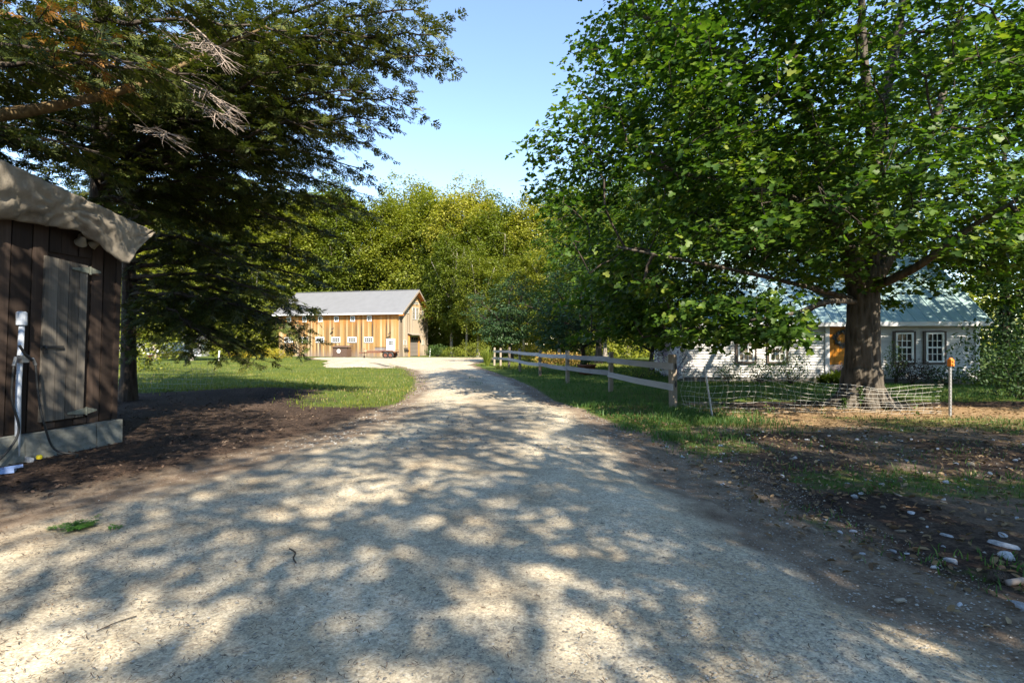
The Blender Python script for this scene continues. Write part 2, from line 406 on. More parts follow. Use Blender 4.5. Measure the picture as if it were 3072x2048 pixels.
def dz(x, y):                                 # top of the driveway or the ground
    rd = road_d(x, y)
    return gh(x, y) + np.where(np.asarray(rd) > 0, .006 + .05 * sstep(0, .9, rd), 0)

# grey gravel spread over the lawn beside the yard
pts = [(-11.2, 31.5), (-7.0, 31.2), (-8.2, 35.5), (-11.0, 41.5), (-14.0, 46), (-16.5, 46), (-13.5, 37)]
b = MB(); cx, cy_ = -11.0, 37.0
ring = []
for i in range(len(pts)):
    a, c = pts[i], pts[(i + 1) % len(pts)]
    for k in range(6):
        t = k / 6; ring.append((a[0] * (1 - t) + c[0] * t + random.uniform(-.2, .2), a[1] * (1 - t) + c[1] * t + random.uniform(-.3, .3)))
vv = []; nR = 5
for k in range(nR):
    s = 1 - k / nR
    for x, y in ring:
        X_, Y_ = cx + (x - cx) * s, cy_ + (y - cy_) * s
        vv.append((X_, Y_, gz(X_, Y_) + .01 + .22 * (1 - s ** 2) + random.uniform(0, .03)))
vv.append((cx, cy_, gz(cx, cy_) + .26)); n_ = len(ring); ff = []
for k in range(nR - 1):
    for i in range(n_): ff.append((k * n_ + i, k * n_ + (i + 1) % n_, (k + 1) * n_ + (i + 1) % n_, (k + 1) * n_ + i))
for i in range(n_): ff.append(((nR - 1) * n_ + i, (nR - 1) * n_ + (i + 1) % n_, nR * n_))
b.add(vv, ff); tag(b.build('gravel_spread', M['gravel_pale'], smooth=True), 'low grey heap of gravel on the lawn before the barn', kind='structure')

# ---------------------------------------------------------------- more materials
BARN_WOOD = [(.09, .06, .036), (.23, .135, .055), (.34, .195, .065), (.40, .28, .145), (.44, .35, .22)]
M['barn_board'] = wood('barn_board', BARN_WOOD, 'z', grain=.5, var=1.2, stain=[(.9, -.3, (.20, .16, .14)), (3.4, 5.4, (.42, .15, .022))])
M['gable_board'] = wood('gable_board', [(.17, .13, .095), (.31, .24, .165), (.41, .33, .24), (.46, .39, .30)], 'z', grain=.5, var=1.1, stain=[(.5, -.4, (.20, .16, .14)), (5.0, 8.2, (.52, .30, .09))])
M['soffit'] = wood('soffit', [(.36, .12, .03), (.50, .19, .05), (.56, .26, .08)], 'x', grain=.4)
M['barn_trim'] = flat('barn_trim', (.30, .25, .20), .7)
M['roof_grey'] = flat('roof_grey', (.17, .17, .175), .5, .0, .04, 1.5)
M['white'] = flat('white_paint', (.74, .74, .73), .5, 0, .05)
M['cream'] = flat('cream_paint', (.62, .59, .52), .6, 0, .06)
M['white_metal'] = flat('white_enamel', (.62, .65, .70), .4, 0, .06)
def glass_mat(name, col):
    m, n, b_, o = new_mat(name); b_.inputs['Base Color'].default_value = (*col, 1); b_.inputs['Roughness'].default_value = .04
    b_.inputs['Specular IOR Level'].default_value = .35; bump(n, noise(n, pos(n), 1.3, 2), .05, .02, b_); return m
M['glass'] = glass_mat('window_glass', (.02, .022, .025))
M['glass_curtain'] = glass_mat('curtained_glass', (.16, .14, .11))
M['garage'] = flat('garage_door_paint', (.22, .19, .17), .55, 0, .05)
M['dark'] = flat('dark_metal', (.03, .03, .032), .5, .3)
M['black'] = flat('black_rubber', (.018, .018, .018), .6)
M['brown_bin'] = flat('brown_bin', (.105, .062, .045), .6, 0, .08)
M['rust'] = flat('rusty_steel', (.20, .075, .045), .75, .1, .25, 9)
M['trailer_wood'] = wood('trailer_wood', [(.28, .2, .12), (.45, .35, .22), (.55, .45, .3)], 'x')
M['crate_blue'] = flat('crate_blue', (.15, .18, .24), .5)
M['steel'] = flat('galvanised_steel', (.34, .33, .32), .45, .5, .1)
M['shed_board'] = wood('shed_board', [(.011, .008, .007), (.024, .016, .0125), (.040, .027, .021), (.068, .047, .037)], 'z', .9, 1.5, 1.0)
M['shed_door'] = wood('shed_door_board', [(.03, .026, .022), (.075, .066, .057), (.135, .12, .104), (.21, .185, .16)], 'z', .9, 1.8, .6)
M['concrete'] = None
def concrete():
    m, n, b_, o = new_mat('old_concrete'); p = pos(n); f = noise(n, p, 9, 8, .7); g_ = noise(n, mapping(n, p, (1, 1, 6)), 3, 5)
    c = ramp(n, math_(n, 'ADD', math_(n, 'MULTIPLY', f, .6), math_(n, 'MULTIPLY', g_, .4)), [(.3, (.075, .075, .068)), (.55, (.16, .165, .15)), (.8, (.27, .27, .25))])
    lnk(n, c, b_.inputs['Base Color']); b_.inputs['Roughness'].default_value = .95; bump(n, f, .8, .015, b_); return m
M['concrete'] = concrete()
def tarp_mat():
    m, n, b_, o = new_mat('canvas_tarp'); p = pos(n); f = noise(n, p, 2.2, 7, .65, .5); w = noise(n, p, 60, 3)
    lnk(n, ramp(n, f, [(.28, (.06, .05, .036)), (.45, (.175, .15, .118)), (.7, (.255, .222, .175))]), b_.inputs['Base Color'])
    b_.inputs['Roughness'].default_value = .75
    bump(n, math_(n, 'ADD', math_(n, 'MULTIPLY', noise(n, mapping(n, p, (1.5, 1.5, .6)), 3.0, 5, .55, .2), .8), math_(n, 'MULTIPLY', w, .15)), .8, .03, b_)
    return m
M['tarp'] = tarp_mat()
M['roof_dark'] = flat('tar_roofing', (.03, .03, .032), .85)
M['hinge'] = flat('hinge_paint', (.17, .18, .15), .6, .2, .2, 20)
M['lamp_glass'] = flat('lamp_glass', (.62, .58, .45), .15, 0, .05)
M['lamp_body'] = flat('lamp_body', (.20, .18, .14), .45, .4)
M['pvc'] = flat('pale_pipe', (.45, .49, .56), .45, 0, .08)
M['clapboard'] = wood('clapboard_paint', [(.42, .41, .42), (.56, .55, .54), (.62, .61, .60)], 'x', .6, .5, .35, bmp=.0004)
M['corner_trim'] = flat('house_trim', (.66, .66, .68), .55, 0, .05)
M['shutter'] = flat('brown_frame', (.065, .045, .035), .6)
M['door_orange'] = wood('door_orange', [(.40, .14, .015), (.55, .21, .02), (.62, .27, .035)], 'z', .45, .5, .4)
M['door_grey'] = wood('door_weathered', [(.10, .09, .085), (.18, .16, .15), (.26, .23, .21)], 'z')
M['roof_green'] = flat('pale_green_roof', (.30, .42, .42), .4, .3, .04, 1.2)
M['stone_base'] = flat('foundation', (.16, .15, .14), .9, 0, .2, 8)
M['fence_rail'] = wood('fence_rail', [(.16, .15, .15), (.27, .26, .26), (.38, .36, .36), (.44, .42, .42)], 'y', .85, .5, .7)
M['fence_post'] = wood('fence_post', [(.11, .088, .066), (.18, .146, .112), (.26, .216, .168), (.32, .27, .21)], 'z', .85, .6, .6)
M['wire'] = flat('white_wire', (.62, .60, .55), .5)
M['orange_cap'] = flat('orange_plastic', (.75, .21, .015), .5)
M['terracotta'] = flat('terracotta', (.17, .055, .03), .7)

# ---------------------------------------------------------------- windows shared by the buildings (local x = width, -y = outwards)
def sash_window(parent, cx, y, cz, w, h, cols, rows, frame, fw=.09, glass=None, name='window', rz=0.0, label=None, rail=None):
    """parented to a wall root: window > frame bars, muntin, pane. Face looks along local -y of the given rotation."""
    wn = MB()
    M_ = Matrix.Rotation(rz, 3, 'Z'); o = Vector((cx, y, cz))
    wn.box((0, 0, h / 2 - fw / 2), (w, .07, fw)); wn.box((0, 0, -h / 2 + fw / 2), (w, .07, fw))
    wn.box((-w / 2 + fw / 2, 0, 0), (fw, .07, h - 2 * fw)); wn.box((w / 2 - fw / 2, 0, 0), (fw, .07, h - 2 * fw))
    wo = wn.build(name, frame, parent, loc=o, rot=(0, 0, rz))
    if label: wo['label'] = label
    iw, ih = w - 2 * fw, h - 2 * fw
    for i in range(cols):
        for j in range(rows):
            pw, ph = iw / cols, ih / rows
            piece('pane', glass or M['glass'], wo, (-iw / 2 + pw * (i + .5), .012, -ih / 2 + ph * (j + .5)), (pw, .006, ph))
    bar = .028 if w < 1 else .034
    for i in range(1, cols): piece('muntin', frame, wo, (-iw / 2 + iw * i / cols, -.004, 0), (bar, .024, ih - .002))
    for j in range(1, rows):
        t = .06 if (rail and j == rows // 2) else bar
        piece('muntin', frame, wo, (0, -.006, -ih / 2 + ih * j / rows), (iw - .002, .03 if t == bar else .05, t))
    return wo

# ---------------------------------------------------------------- the barn
BO = Vector((-13.7, 63.0, -.16)); bth = math.atan2(-.234, .972)
barn = empty('barn', BO, bth, label='orange-brown board barn with grey metal roof at the end of the driveway', cat='barn')
BL, BW, EAVE, RIDGE = 17.0, 8.83, 5.72, 8.62
core = MB()
core.add([(-BL, .03, 0), (-.03, .03, 0), (-.03, BW - .03, 0), (-BL, BW - .03, 0), (-BL, .03, EAVE - .1), (-.03, .03, EAVE - .1), (-.03, BW - .03, EAVE - .1), (-BL, BW - .03, EAVE - .1), (-BL, BW / 2, RIDGE - .3), (-.03, BW / 2, RIDGE - .3)],
         [(0, 1, 5, 4), (1, 2, 6, 9, 5), (2, 3, 7, 6), (3, 0, 4, 8, 7), (4, 5, 9, 8), (6, 7, 8, 9)])
wall_l = core.build('wall', M['barn_trim'], barn)
def in_rect(a, rects): return [r for r in rects if r[0] - .03 < a < r[1] + .03]
# long wall: each upright board is a piece
def boards(parent, length, axis, mat, topf, holes, w0=.235):
    a = 0.0
    while a < length - .05:
        w = min(w0 * random.uniform(.85, 1.2), length - a); c = a + w / 2
        segs = [(0.0, topf(c))]
        for (h0, h1, z0, z1) in holes:
            if h0 < c < h1:
                out = []
                for s0, s1 in segs:
                    if z1 <= s0 or z0 >= s1: out.append((s0, s1)); continue
                    if z0 - s0 > .05: out.append((s0, z0))
                    if s1 - z1 > .05: out.append((z1, s1))
                segs = out
        for s0, s1 in segs:
            t = random.uniform(.022, .05)
            if axis == 'x': piece('board', mat, parent, (-c, .03 - t / 2, (s0 + s1) / 2), (w - .012, t, s1 - s0))
            else: piece('board', mat, parent, (-.03 + t / 2, c, (s0 + s1) / 2), (t, w - .012, s1 - s0))
        a += w
low_x = [-10.97 + 2.27 * i for i in range(-2, 4)]
up_x = [-10.9 + 2.28 * i for i in range(-2, 4)]
holesL = [(-(x + .52), -(x - .52), 1.85, 2.38) for x in low_x] + [(-(x + .24), -(x - .24), 4.45, 5.0) for x in up_x] + [(.72, 1.62, 0, 2.1)]
boards(wall_l, BL, 'x', M['barn_board'], lambda c: EAVE - .05, holesL)
gtop = lambda c: EAVE - .05 + (RIDGE - EAVE) * (1 - abs(c - BW / 2) / (BW / 2)) - .12
holesG = [(2.45, 5.45, 0, 2.75), (3.7, 5.6, 4.8, 6.35), (1.15, 1.7, 1.5, 2.0), (6.8, 7.3, 1.5, 2.0)]
boards(wall_l, BW, 'y', M['gable_board'], gtop, holesG)
for x in low_x: sash_window(barn, x, -.03, 2.12, 1.22, .70, 4, 2, M['white'], .11)
for x in up_x: sash_window(barn, x, -.03, 4.73, .60, .68, 2, 2, M['white'], .09)
# gable windows: rotated so that they face +x
for (t, zc, w, h, c, r) in ((1.41, 1.78, .72, .62, 3, 3), (7.04, 1.78, .72, .62, 3, 3), (2.3, 5.75, .52, .62, 1, 2), (6.75, 5.75, .52, .62, 1, 2), (4.6, 6.95, 1.7, .34, 5, 1)):
    sash_window(barn, .03, t, zc, w, h, c, r, M['cream'], .07, rz=R(90))
lw = sash_window(barn, .035, 4.62, 5.55, 2.0, 1.6, 4, 3, M['cream'], .08, M['glass_curtain'], name='loft_window', rz=R(90))
piece('loft_mullion', M['white'], lw, (0, -.01, 0), (.14, .06, 1.44))
piece('loft_panel', M['gable_board'], barn, (.02, 4.62, 3.75), (.05, 2.0, 1.85))
for s in (-1.04, 1.04): piece('loft_casing', M['barn_trim'], barn, (.03, 4.62 + s, 4.35), (.07, .1, 3.2))
# overhanging roof
ov, ro = .5, .62
slope = math.atan2(RIDGE - EAVE, BW / 2); ll = (BW / 2 + ov) / math.cos(slope)
roof = MB()
ez = EAVE - ov * math.tan(slope)
pr = [(-ov, ez), (BW / 2, RIDGE), (BW + ov, ez)]
def slab(pts_, x0, x1, th, mat, name, par):
    m_ = MB(); vs_ = []
    for x in (x0, x1):
        for (y, z_) in pts_: vs_.append((x, y, z_))
        for (y, z_) in reversed(pts_): vs_.append((x, y, z_ - th))
    n_ = 2 * len(pts_)
    fs_ = [tuple(range(n_)), tuple(range(2 * n_ - 1, n_ - 1, -1))] + [(i, i + n_, (i + 1) % n_ + n_, (i + 1) % n_) for i in range(n_)]
    return m_.add(vs_, fs_).build(name, mat, par)
rf = slab(pr, -BL - ro, ro, .05, M['roof_grey'], 'roof', barn)
slab([(y, z_ - .06) for y, z_ in pr], -BL - ro + .04, ro - .04, .07, M['soffit'], 'soffit', rf)
piece('ridge_cap', M['roof_grey'], rf, (-BL / 2, BW / 2, RIDGE + .02), (BL + 2 * ro, .22, .05))
for s in (0, 1):
    yy = -ov - .02 if s == 0 else BW + ov + .02
    piece('fascia', M['white'], rf, (-BL / 2, yy, ez - .10), (BL + 2 * ro, .03, .17))
    m_ = MB(); y0, y1 = (-ov, BW / 2) if s == 0 else (BW + ov, BW / 2)
    m_.add([(ro + .005, y0, ez + .01), (ro + .005, y1, RIDGE + .01), (ro + .005, y1, RIDGE - .27), (ro + .005, y0, ez - .22), (ro + .05, y0, ez + .01), (ro + .05, y1, RIDGE + .01), (ro + .05, y1, RIDGE - .27), (ro + .05, y0, ez - .22)],
           [(0, 1, 2, 3), (7, 6, 5, 4), (0, 4, 5, 1), (1, 5, 6, 2), (2, 6, 7, 3), (3, 7, 4, 0)])
    m_.build('rake_board', M['barn_trim'], rf)
    piece('eave_return', M['soffit'], rf, (ro - .25, -.28 if s == 0 else BW + .28, ez - .25), (.5, .42, .22))
# entry door
d = MB().box((0, 0, 0), (.9, .05, 2.04)).build('door', M['white'], barn, loc=(-1.17, -.02, 1.06)); d['label'] = 'white door with six small panes'
for i in range(3):
    for j in range(2): piece('pane', M['glass'], d, (-.2 + .2 * i, -.028, .55 + .24 * j), (.16, .008, .2))
for i in (-.2, .2):
    piece('door_panel', M['white'], d, (i, -.03, -.15), (.3, .014, .7)); piece('door_panel', M['white'], d, (i, -.03, -.75), (.3, .014, .3))
m_ = MB(); m_.lathe([(.001, 0), (.035, .01), (.035, .05), (.001, .06)], (-.37, -.03, -.1), 8, Matrix.Rotation(R(90), 3, 'X')); m_.build('handle', M['dark'], d)
for s in (-1, 1): piece('door_casing', M['white'], barn, (-1.17 + s * .52, -.03, 1.1), (.13, .07, 2.2))
piece('door_casing', M['white'], barn, (-1.17, -.034, 2.17), (1.2, .08, .14))
# garage door in its recess
gd = MB().box((0, 0, 0), (.05, 2.8, 2.5)).build('garage_door', M['garage'], barn, loc=(-.16 + .17, 3.95, 1.27))
for k in range(5): piece('door_section', M['garage'], gd, (.034, 0, -1.0 + .5 * k), (.02, 2.74, .45))
for k in range(4): piece('pane', M['glass'], gd, (.048, -1.0 + .67 * k, 1.0), (.012, .5, .3))
for s in (-1, 1): piece('door_jamb', M['soffit'], barn, (.09, 3.95 + s * 1.48, 1.36), (.24, .14, 2.72))
piece('door_head', M['cream'], barn, (.09, 3.95, 2.65), (.24, 2.82, .18))
cn = MB(); cn.add([(.0, 2.2, 3.0), (.0, 5.7, 3.0), (.75, 5.75, 2.78), (.75, 2.15, 2.78), (.0, 2.2, 2.94), (.0, 5.7, 2.94), (.75, 5.75, 2.72), (.75, 2.15, 2.72)], [(0, 3, 2, 1), (4, 5, 6, 7), (0, 1, 5, 4), (1, 2, 6, 5), (2, 3, 7, 6), (3, 0, 4, 7)])
cn.build('door_hood', M['barn_trim'], barn)
for zc in (0,): piece('corner_board', M['gable_board'], barn, (.0, .0, EAVE / 2 - .05), (.12, .12, EAVE - .15))
# gooseneck lamps on the long wall
for lx_, lz_ in ((-9.0, 3.55), (-1.2, 2.95)):
    l = MB(); l.tube([(0, 0, 0), (0, -.12, .12), (0, -.3, .12), (0, -.36, 0)], .02, 6); lo = l.build('wall_lamp', M['dark'], barn, loc=(lx_, -.02, lz_))
    s_ = MB(); s_.lathe([(.03, 0), (.07, -.06), (.19, -.14), (.18, -.15)], (0, -.36, 0), 12); s_.build('lamp_shade', M['dark'], lo, True)
# curved dark tools hung on the gable
for k in range(4):
    t = MB(); y0 = 1.15 + .32 * k
    t.tube([(.07, y0, 1.15), (.1, y0 + .03, .9), (.12, y0 + .12, .68), (.11, y0 + .24, .72), (.09, y0 + .26, .86)], [.03, .045, .055, .05, .03], 6)
    o = t.build('hanging_tool', M['black'], None)
    o.matrix_world = Matrix.LocRotScale(BO, Matrix.Rotation(bth, 3, 'Z').to_quaternion(), (1, 1, 1))
    tag(o, 'dark curved tool hung on the barn gable, %s from the corner' % ('first', 'second', 'third', 'fourth')[k], 'tool', 'curved tools on the gable')

def on_barn(x, y, z=0): return BO + Matrix.Rotation(bth, 3, 'Z') @ Vector((x, y, z))
# brown bin with a round white sign
p = on_barn(-7.15, -1.1); bn = empty('storage_bin', (p.x, p.y, gz(p.x, p.y)), bth, label='brown lidded bin with a round white sign against the barn', cat='bin')
MB().box((0, 0, .62), (1.95, 1.0, 1.16)).build('body', M['brown_bin'], bn)
b = MB(); b.add([(-1.12, -.62, 1.2), (1.12, -.62, 1.2), (1.12, .55, 1.36), (-1.12, .55, 1.36), (-1.12, -.62, 1.27), (1.12, -.62, 1.27), (1.12, .55, 1.43), (-1.12, .55, 1.43)], [(3, 2, 1, 0), (4, 5, 6, 7), (0, 1, 5, 4), (1, 2, 6, 5), (2, 3, 7, 6), (3, 0, 4, 7)]).build('lid', M['brown_bin'], bn)
for x in (-.9, .9): piece('foot', M['dark'], bn, (x, 0, .02), (.12, .9, .06))
for x in (-.93, 0, .93): piece('rib', M['brown_bin'], bn, (x, -.512, .62), (.07, .03, 1.1)) if abs(x) > .5 else None
s_ = MB(); RX_ = Matrix.Rotation(R(90), 3, 'X'); s_.lathe([(.001, .03), (.25, .03), (.25, 0), (.001, 0)], (-.16, -.5, .76), 24, RX_); so = s_.build('round_sign', M['white'], bn)
s_ = MB(); s_.add([(-.3, -.536, .74), (-.16, -.536, .68), (-.02, -.536, .76), (-.04, -.536, .82), (-.14, -.536, .76), (-.26, -.536, .80)], [(0, 1, 2, 3, 4, 5)]); s_.build('sign_mark', M['garage'], so)

# flatbed trailer with a crate on it
p = G(1132, 1077); p = Vector((p.x, 56.2, 0)); p.x = (1140 - 1536) / F * 56.2
tr = empty('flatbed_trailer', (p.x, p.y, float(dz(p.x, p.y))), R(-8), label='rusty flatbed trailer with plank deck parked before the barn door', cat='trailer')
for k in range(6): piece('deck_plank', M['trailer_wood'], tr, (.35, -.75 + .3 * k, .72), (2.9, .27, .05))
b = MB()
for y in (-.85, .85): b.box((.35, y, .63), (2.95, .08, .12))
for x in (-1.0, -.1, .8, 1.7): b.box((x, 0, .63), (.08, 1.62, .1))
b.build('frame', M['rust'], tr)
b = MB()
for y in (-.6, .6): b.tube([(-1.05, y, .6), (-2.1, 0, .55)], .045, 6)
b.box((-2.2, 0, .56), (.35, .1, .1)); b.build('tongue', M['rust'], tr)
j = MB(); j.tube([(-1.75, -.12, 1.0), (-1.75, -.12, .12)], .035, 8); j.tube([(-1.75, -.12, 1.0), (-1.75, -.3, 1.05)], .015, 6); jo = j.build('jack', M['rust'], tr)
w = MB(); w.lathe([(.02, -.04), (.1, -.04), (.12, 0), (.1, .04), (.02, .04)], (-1.75, -.12, .12), 14, RX_); w.build('jack_wheel', M['black'], jo)
for y in (-1.02, 1.02):
    for x in (1.25, ) if y > 0 else (1.05, 1.6):
        w = MB(); w.lathe([(.2, -.1), (.31, -.1), (.35, -.06), (.35, .06), (.31, .1), (.2, .1)], (x, y, .355), 20, RX_); wo = w.build('wheel', M['black'], tr, True)
        w = MB(); w.lathe([(.001, .05), (.06, .06), (.08, .02), (.2, .04), (.205, -.08)], (x, y, .355), 16, RX_); w.build('rim', M['rust'], wo)
b = MB(); b.add([(.55, -1.16, .62), (.75, -1.16, .76), (1.9, -1.16, .76), (2.1, -1.16, .62), (.55, -.9, .62), (.75, -.9, .76), (1.9, -.9, .76), (2.1, -.9, .62)], [(0, 1, 5, 4), (1, 2, 6, 5), (2, 3, 7, 6)]); b.build('fender', M['rust'], tr)
piece('plank_load', M['trailer_wood'], tr, (-.75, -.6, .80), (1.5, .25, .1))
for s in (-1, 1): piece('side_rail', M['rust'], tr, (.35, s * .93, .80), (2.9, .05, .07))
cp = Vector((p.x, p.y, float(dz(p.x, p.y)))) + Matrix.Rotation(R(-8), 3, 'Z') @ Vector((.1, -.2, .75))
cr = empty('slatted_crate', cp, R(-8), label='blue-grey slatted crate standing on the trailer deck', cat='crate')
MB().box((0, 0, .02), (.95, .55, .04)).build('base', M['crate_blue'], cr)
for k in range(9): piece('slat', M['crate_blue'], cr, (-.46 + .115 * k, -.27, .2), (.05, .03, .34)); piece('slat', M['crate_blue'], cr, (-.46 + .115 * k, .27, .2), (.05, .03, .34))
for y in (-.28, .28): piece('rim_bar', M['dark'], cr, (0, y, .4), (1.05, .04, .06))
for x in (-.5, .5): piece('rim_bar', M['dark'], cr, (x, 0, .4), (.04, .6, .06))

# white stakes beyond the barn
for px_, py_, Y_, h_, lb in ((1289, 1064, 64, .95, 'white stake in the weeds beside the barn corner'), (655, 1085, 40, .85, 'white post on the lawn seen under the hemlock boughs')):
    q_ = P(px_, py_, Y_); z0 = gz(q_.x, q_.y)
    b = MB(); b.tube([(q_.x, q_.y, z0 - .1), (q_.x + .08, q_.y, z0 + h_)], .055, 8); b.lathe([(.055, 0), (.07, .02), (.05, .06), (.001, .07)], (q_.x + .08, q_.y, z0 + h_), 8)
    tag(b.build('white_stake', M['white'], None), lb, 'post')

# pale outbuilding far behind the hemlock
ob = empty('outbuilding', (-44, 66, gz(-44, 66)), R(12), label='low pale outbuilding glimpsed between the hemlock boughs', cat='building')
MB().box((0, 0, 1.2), (9, 4, 2.4)).build('wall', M['corner_trim'], ob)
rb = MB(); rb.add([(-4.9, -2.5, 2.3), (4.9, -2.5, 2.3), (4.9, 0, 3.6), (-4.9, 0, 3.6), (4.9, 2.5, 2.3), (-4.9, 2.5, 2.3), (-4.9, -2.5, 2.2), (4.9, -2.5, 2.2), (4.9, 2.5, 2.2), (-4.9, 2.5, 2.2)], [(0, 1, 2, 3), (3, 2, 4, 5), (9, 8, 7, 6), (0, 6, 7, 1), (1, 7, 8, 4, 2), (5, 4, 8, 9), (0, 3, 5, 9, 6)]); rb.build('roof', M['roof_grey'], ob)
for x in (-3, 0, 3): sash_window(ob, x, -2.02, 1.4, .8, .9, 2, 2, M['white'], .08)

# ---------------------------------------------------------------- the house
HO = Vector((17.6, 19.5, -.08)); hdx = Vector((.9905, -.1376, 0)); hth = math.atan2(hdx.y, hdx.x)
def hs(px):                                   # local x on the front wall (0 at its right corner, negative to the left)
    r = (px - 1536) / F; return (HO.x - r * HO.y) / (r * hdx.y - hdx.x)
house = empty('farmhouse', HO, hth, label='grey-white clapboard house with pale green metal roof behind the maple', cat='house')
HL, HD, HE, HR = 10.9, 7.6, 2.55, 5.75
c_ = MB(); c_.add([(-HL, .04, 0), (0, .04, 0), (0, HD, 0), (-HL, HD, 0), (-HL, .04, HE), (0, .04, HE), (0, HD, HE), (-HL, HD, HE), (-HL, HD / 2, HR - .15), (0, HD / 2, HR - .15)],
        [(0, 1, 5, 4), (1, 2, 6, 9, 5), (2, 3, 7, 6), (3, 0, 4, 8, 7), (4, 5, 9, 8), (6, 7, 8, 9)])
hwall = c_.build('wall', M['clapboard'], house)
piece('foundation', M['stone_base'], house, (-HL / 2, .03, .1), (HL, .08, .22))
expo = .105; zc = .24; k = 0
dl, dr = hs(2487), hs(2487) + .92
wins = [(hs(2802), 1.43), (hs(2711), 1.43), (hs(2331), 1.43), (hs(2237), 1.43)]
while zc < HE - .02:
    for (a, b_) in ((-HL, dl - .14), (dr + .14, -.08)):
        cut = random.uniform(a + 1.5, b_ - 1.5)
        for s0, s1 in ((a, cut - .002), (cut + .002, b_)):
            bd = MB(); bd.add([(s0, .036, zc), (s1, .036, zc), (s1, .036, zc + expo + .02), (s0, .036, zc + expo + .02), (s0, -.024, zc - .008), (s1, -.024, zc - .008), (s1, .026, zc + expo + .02), (s0, .026, zc + expo + .02)],
                              [(4, 5, 6, 7), (0, 1, 5, 4), (3, 7, 6, 2), (0, 4, 7, 3), (1, 2, 6, 5)])
            bd.build('clapboard', M['clapboard'], hwall)
    zc += expo; k += 1
for cx_, zc_ in wins:
    left_of_door = cx_ < dl  # windows left of the door take the curtained glass
    for s in (-1, 1): piece('shutter', M['shutter'], house, (cx_ + s * .36, -.04, zc_), (.07, .06, 1.24))
    piece('window_cap', M['shutter'], house, (cx_, -.04, zc_ + .60), (.63, .06, .07)); piece('window_sill', M['shutter'], house, (cx_, -.05, zc_ - .61), (.80, .1, .05))
    sash_window(house, cx_, -.045, zc_, .62, 1.14, 3, 4, M['white'], .065, M['glass_curtain'] if left_of_door else M['glass'], rail=True)
piece('corner_board', M['corner_trim'], house, (-.05, -.02, HE / 2 + .08), (.14, .07, HE - .16))
piece('corner_board', M['corner_trim'], house, (-HL + .05, -.02, HE / 2 + .08), (.14, .07, HE - .16))
dr_ = MB().box((0, 0, 0), (.92, .05, 1.86)).build('door', M['door_orange'], house, loc=((dl + dr) / 2, -.0, 1.33)); dr_['label'] = 'orange-stained wooden door'
for i in range(5): piece('door_plank', M['door_orange'], dr_, (-.368 + .184 * i, -.03, .18), (.176, .016, 1.46))
piece('kick_board', M['door_grey'], dr_, (0, -.034, -.75), (.92, .02, .36))
m_ = MB(); m_.lathe([(.001, 0), (.03, .01), (.03, .05), (.001, .06)], (.38, -.03, -.05), 10, RX_); m_.build('handle', M['dark'], dr_)
for s_ in (dl - .08, dr + .08): piece('door_casing', M['corner_trim'], house, (s_, -.03, 1.3), (.15, .08, 2.1))
piece('door_casing', M['corner_trim'], house, ((dl + dr) / 2, -.034, 2.36), (1.24, .09, .16))
piece('doorstep', M['door_grey'], house, ((dl + dr) / 2, -.35, .17), (1.3, .7, .34))
hsl = math.atan2(HR - HE, HD / 2); oh = .3; hez = HE - oh * math.tan(hsl)
rf2 = slab([(-oh, hez + .1), (HD / 2, HR + .1), (HD + oh, hez + .1)], -HL - .3, .3, .1, M['roof_green'], 'roof', house)
x = -HL - .2; sl = math.hypot(HD / 2 + oh, HR - hez)
while x < .3:
    for s in (-1, 1):
        piece('standing_seam', M['roof_green'], rf2, (x, HD / 2 + s * (HD / 2 + oh) / 2, (HR + hez) / 2 + .115), (.03, sl, .035), (hsl * (-s), 0, 0))
    x += .42
piece('ridge_cap', M['roof_green'], rf2, (-HL / 2, HD / 2, HR + .12), (HL + .6, .3, .05))
piece('fascia', M['corner_trim'], rf2, (-HL / 2, -oh - .02, hez + .02), (HL + .6, .03, .16))
ch = MB(); ch.box((-6.5, HD / 2 + .5, HR + .5), (.6, .6, 1.3)); ch.box((-6.5, HD / 2 + .5, HR + 1.18), (.7, .7, .08)); ch.build('chimney', M['terracotta'], rf2)
# wreath on the door
wp = HO + Matrix.Rotation(hth, 3, 'Z') @ Vector(((dl + dr) / 2 + .02, -.09, 1.78))
wr = MB()
for i in range(420):
    a = random.uniform(0, 2 * math.pi); rr = .27 + random.gauss(0, .045); q_ = Vector((rr * math.cos(a), random.uniform(-.06, .05), rr * math.sin(a)))
    d_ = Vector((random.gauss(0, 1), random.gauss(0, .6), random.gauss(0, 1))).normalized() * .055; e_ = Vector((random.gauss(0, 1), random.gauss(0, 1), random.gauss(0, 1))).normalized() * .018
    wr.add([q_ - d_, q_ + e_, q_ + d_, q_ - e_], [(0, 1, 2, 3)])
M['wreath'] = leaf_mat('wreath_leaf', [(.03, .05, .06), (.07, .10, .12), (.14, .17, .2)], .1)
wo = empty('wreath', wp, hth, label='round blue-green wreath hanging on the orange house door', cat='wreath')
wr.build('foliage', M['wreath'], wo)
w = MB(); w.tube([(.27 * math.cos(a), .03, .27 * math.sin(a)) for a in np.linspace(0, 2 * math.pi, 25)], .03, 6); w.build('ring', M['bark_dark'], wo)

# ---------------------------------------------------------------- the shed by the driveway
SO = Vector((-6.06 * 1.0, 0, 0)); c0 = G(345, 1325); c1 = G(0, 1395)
sd = (c1 - c0).normalized()                   # along the door wall, towards the camera
SO = Vector((c0.x, c0.y, gz(c0.x, c0.y)))
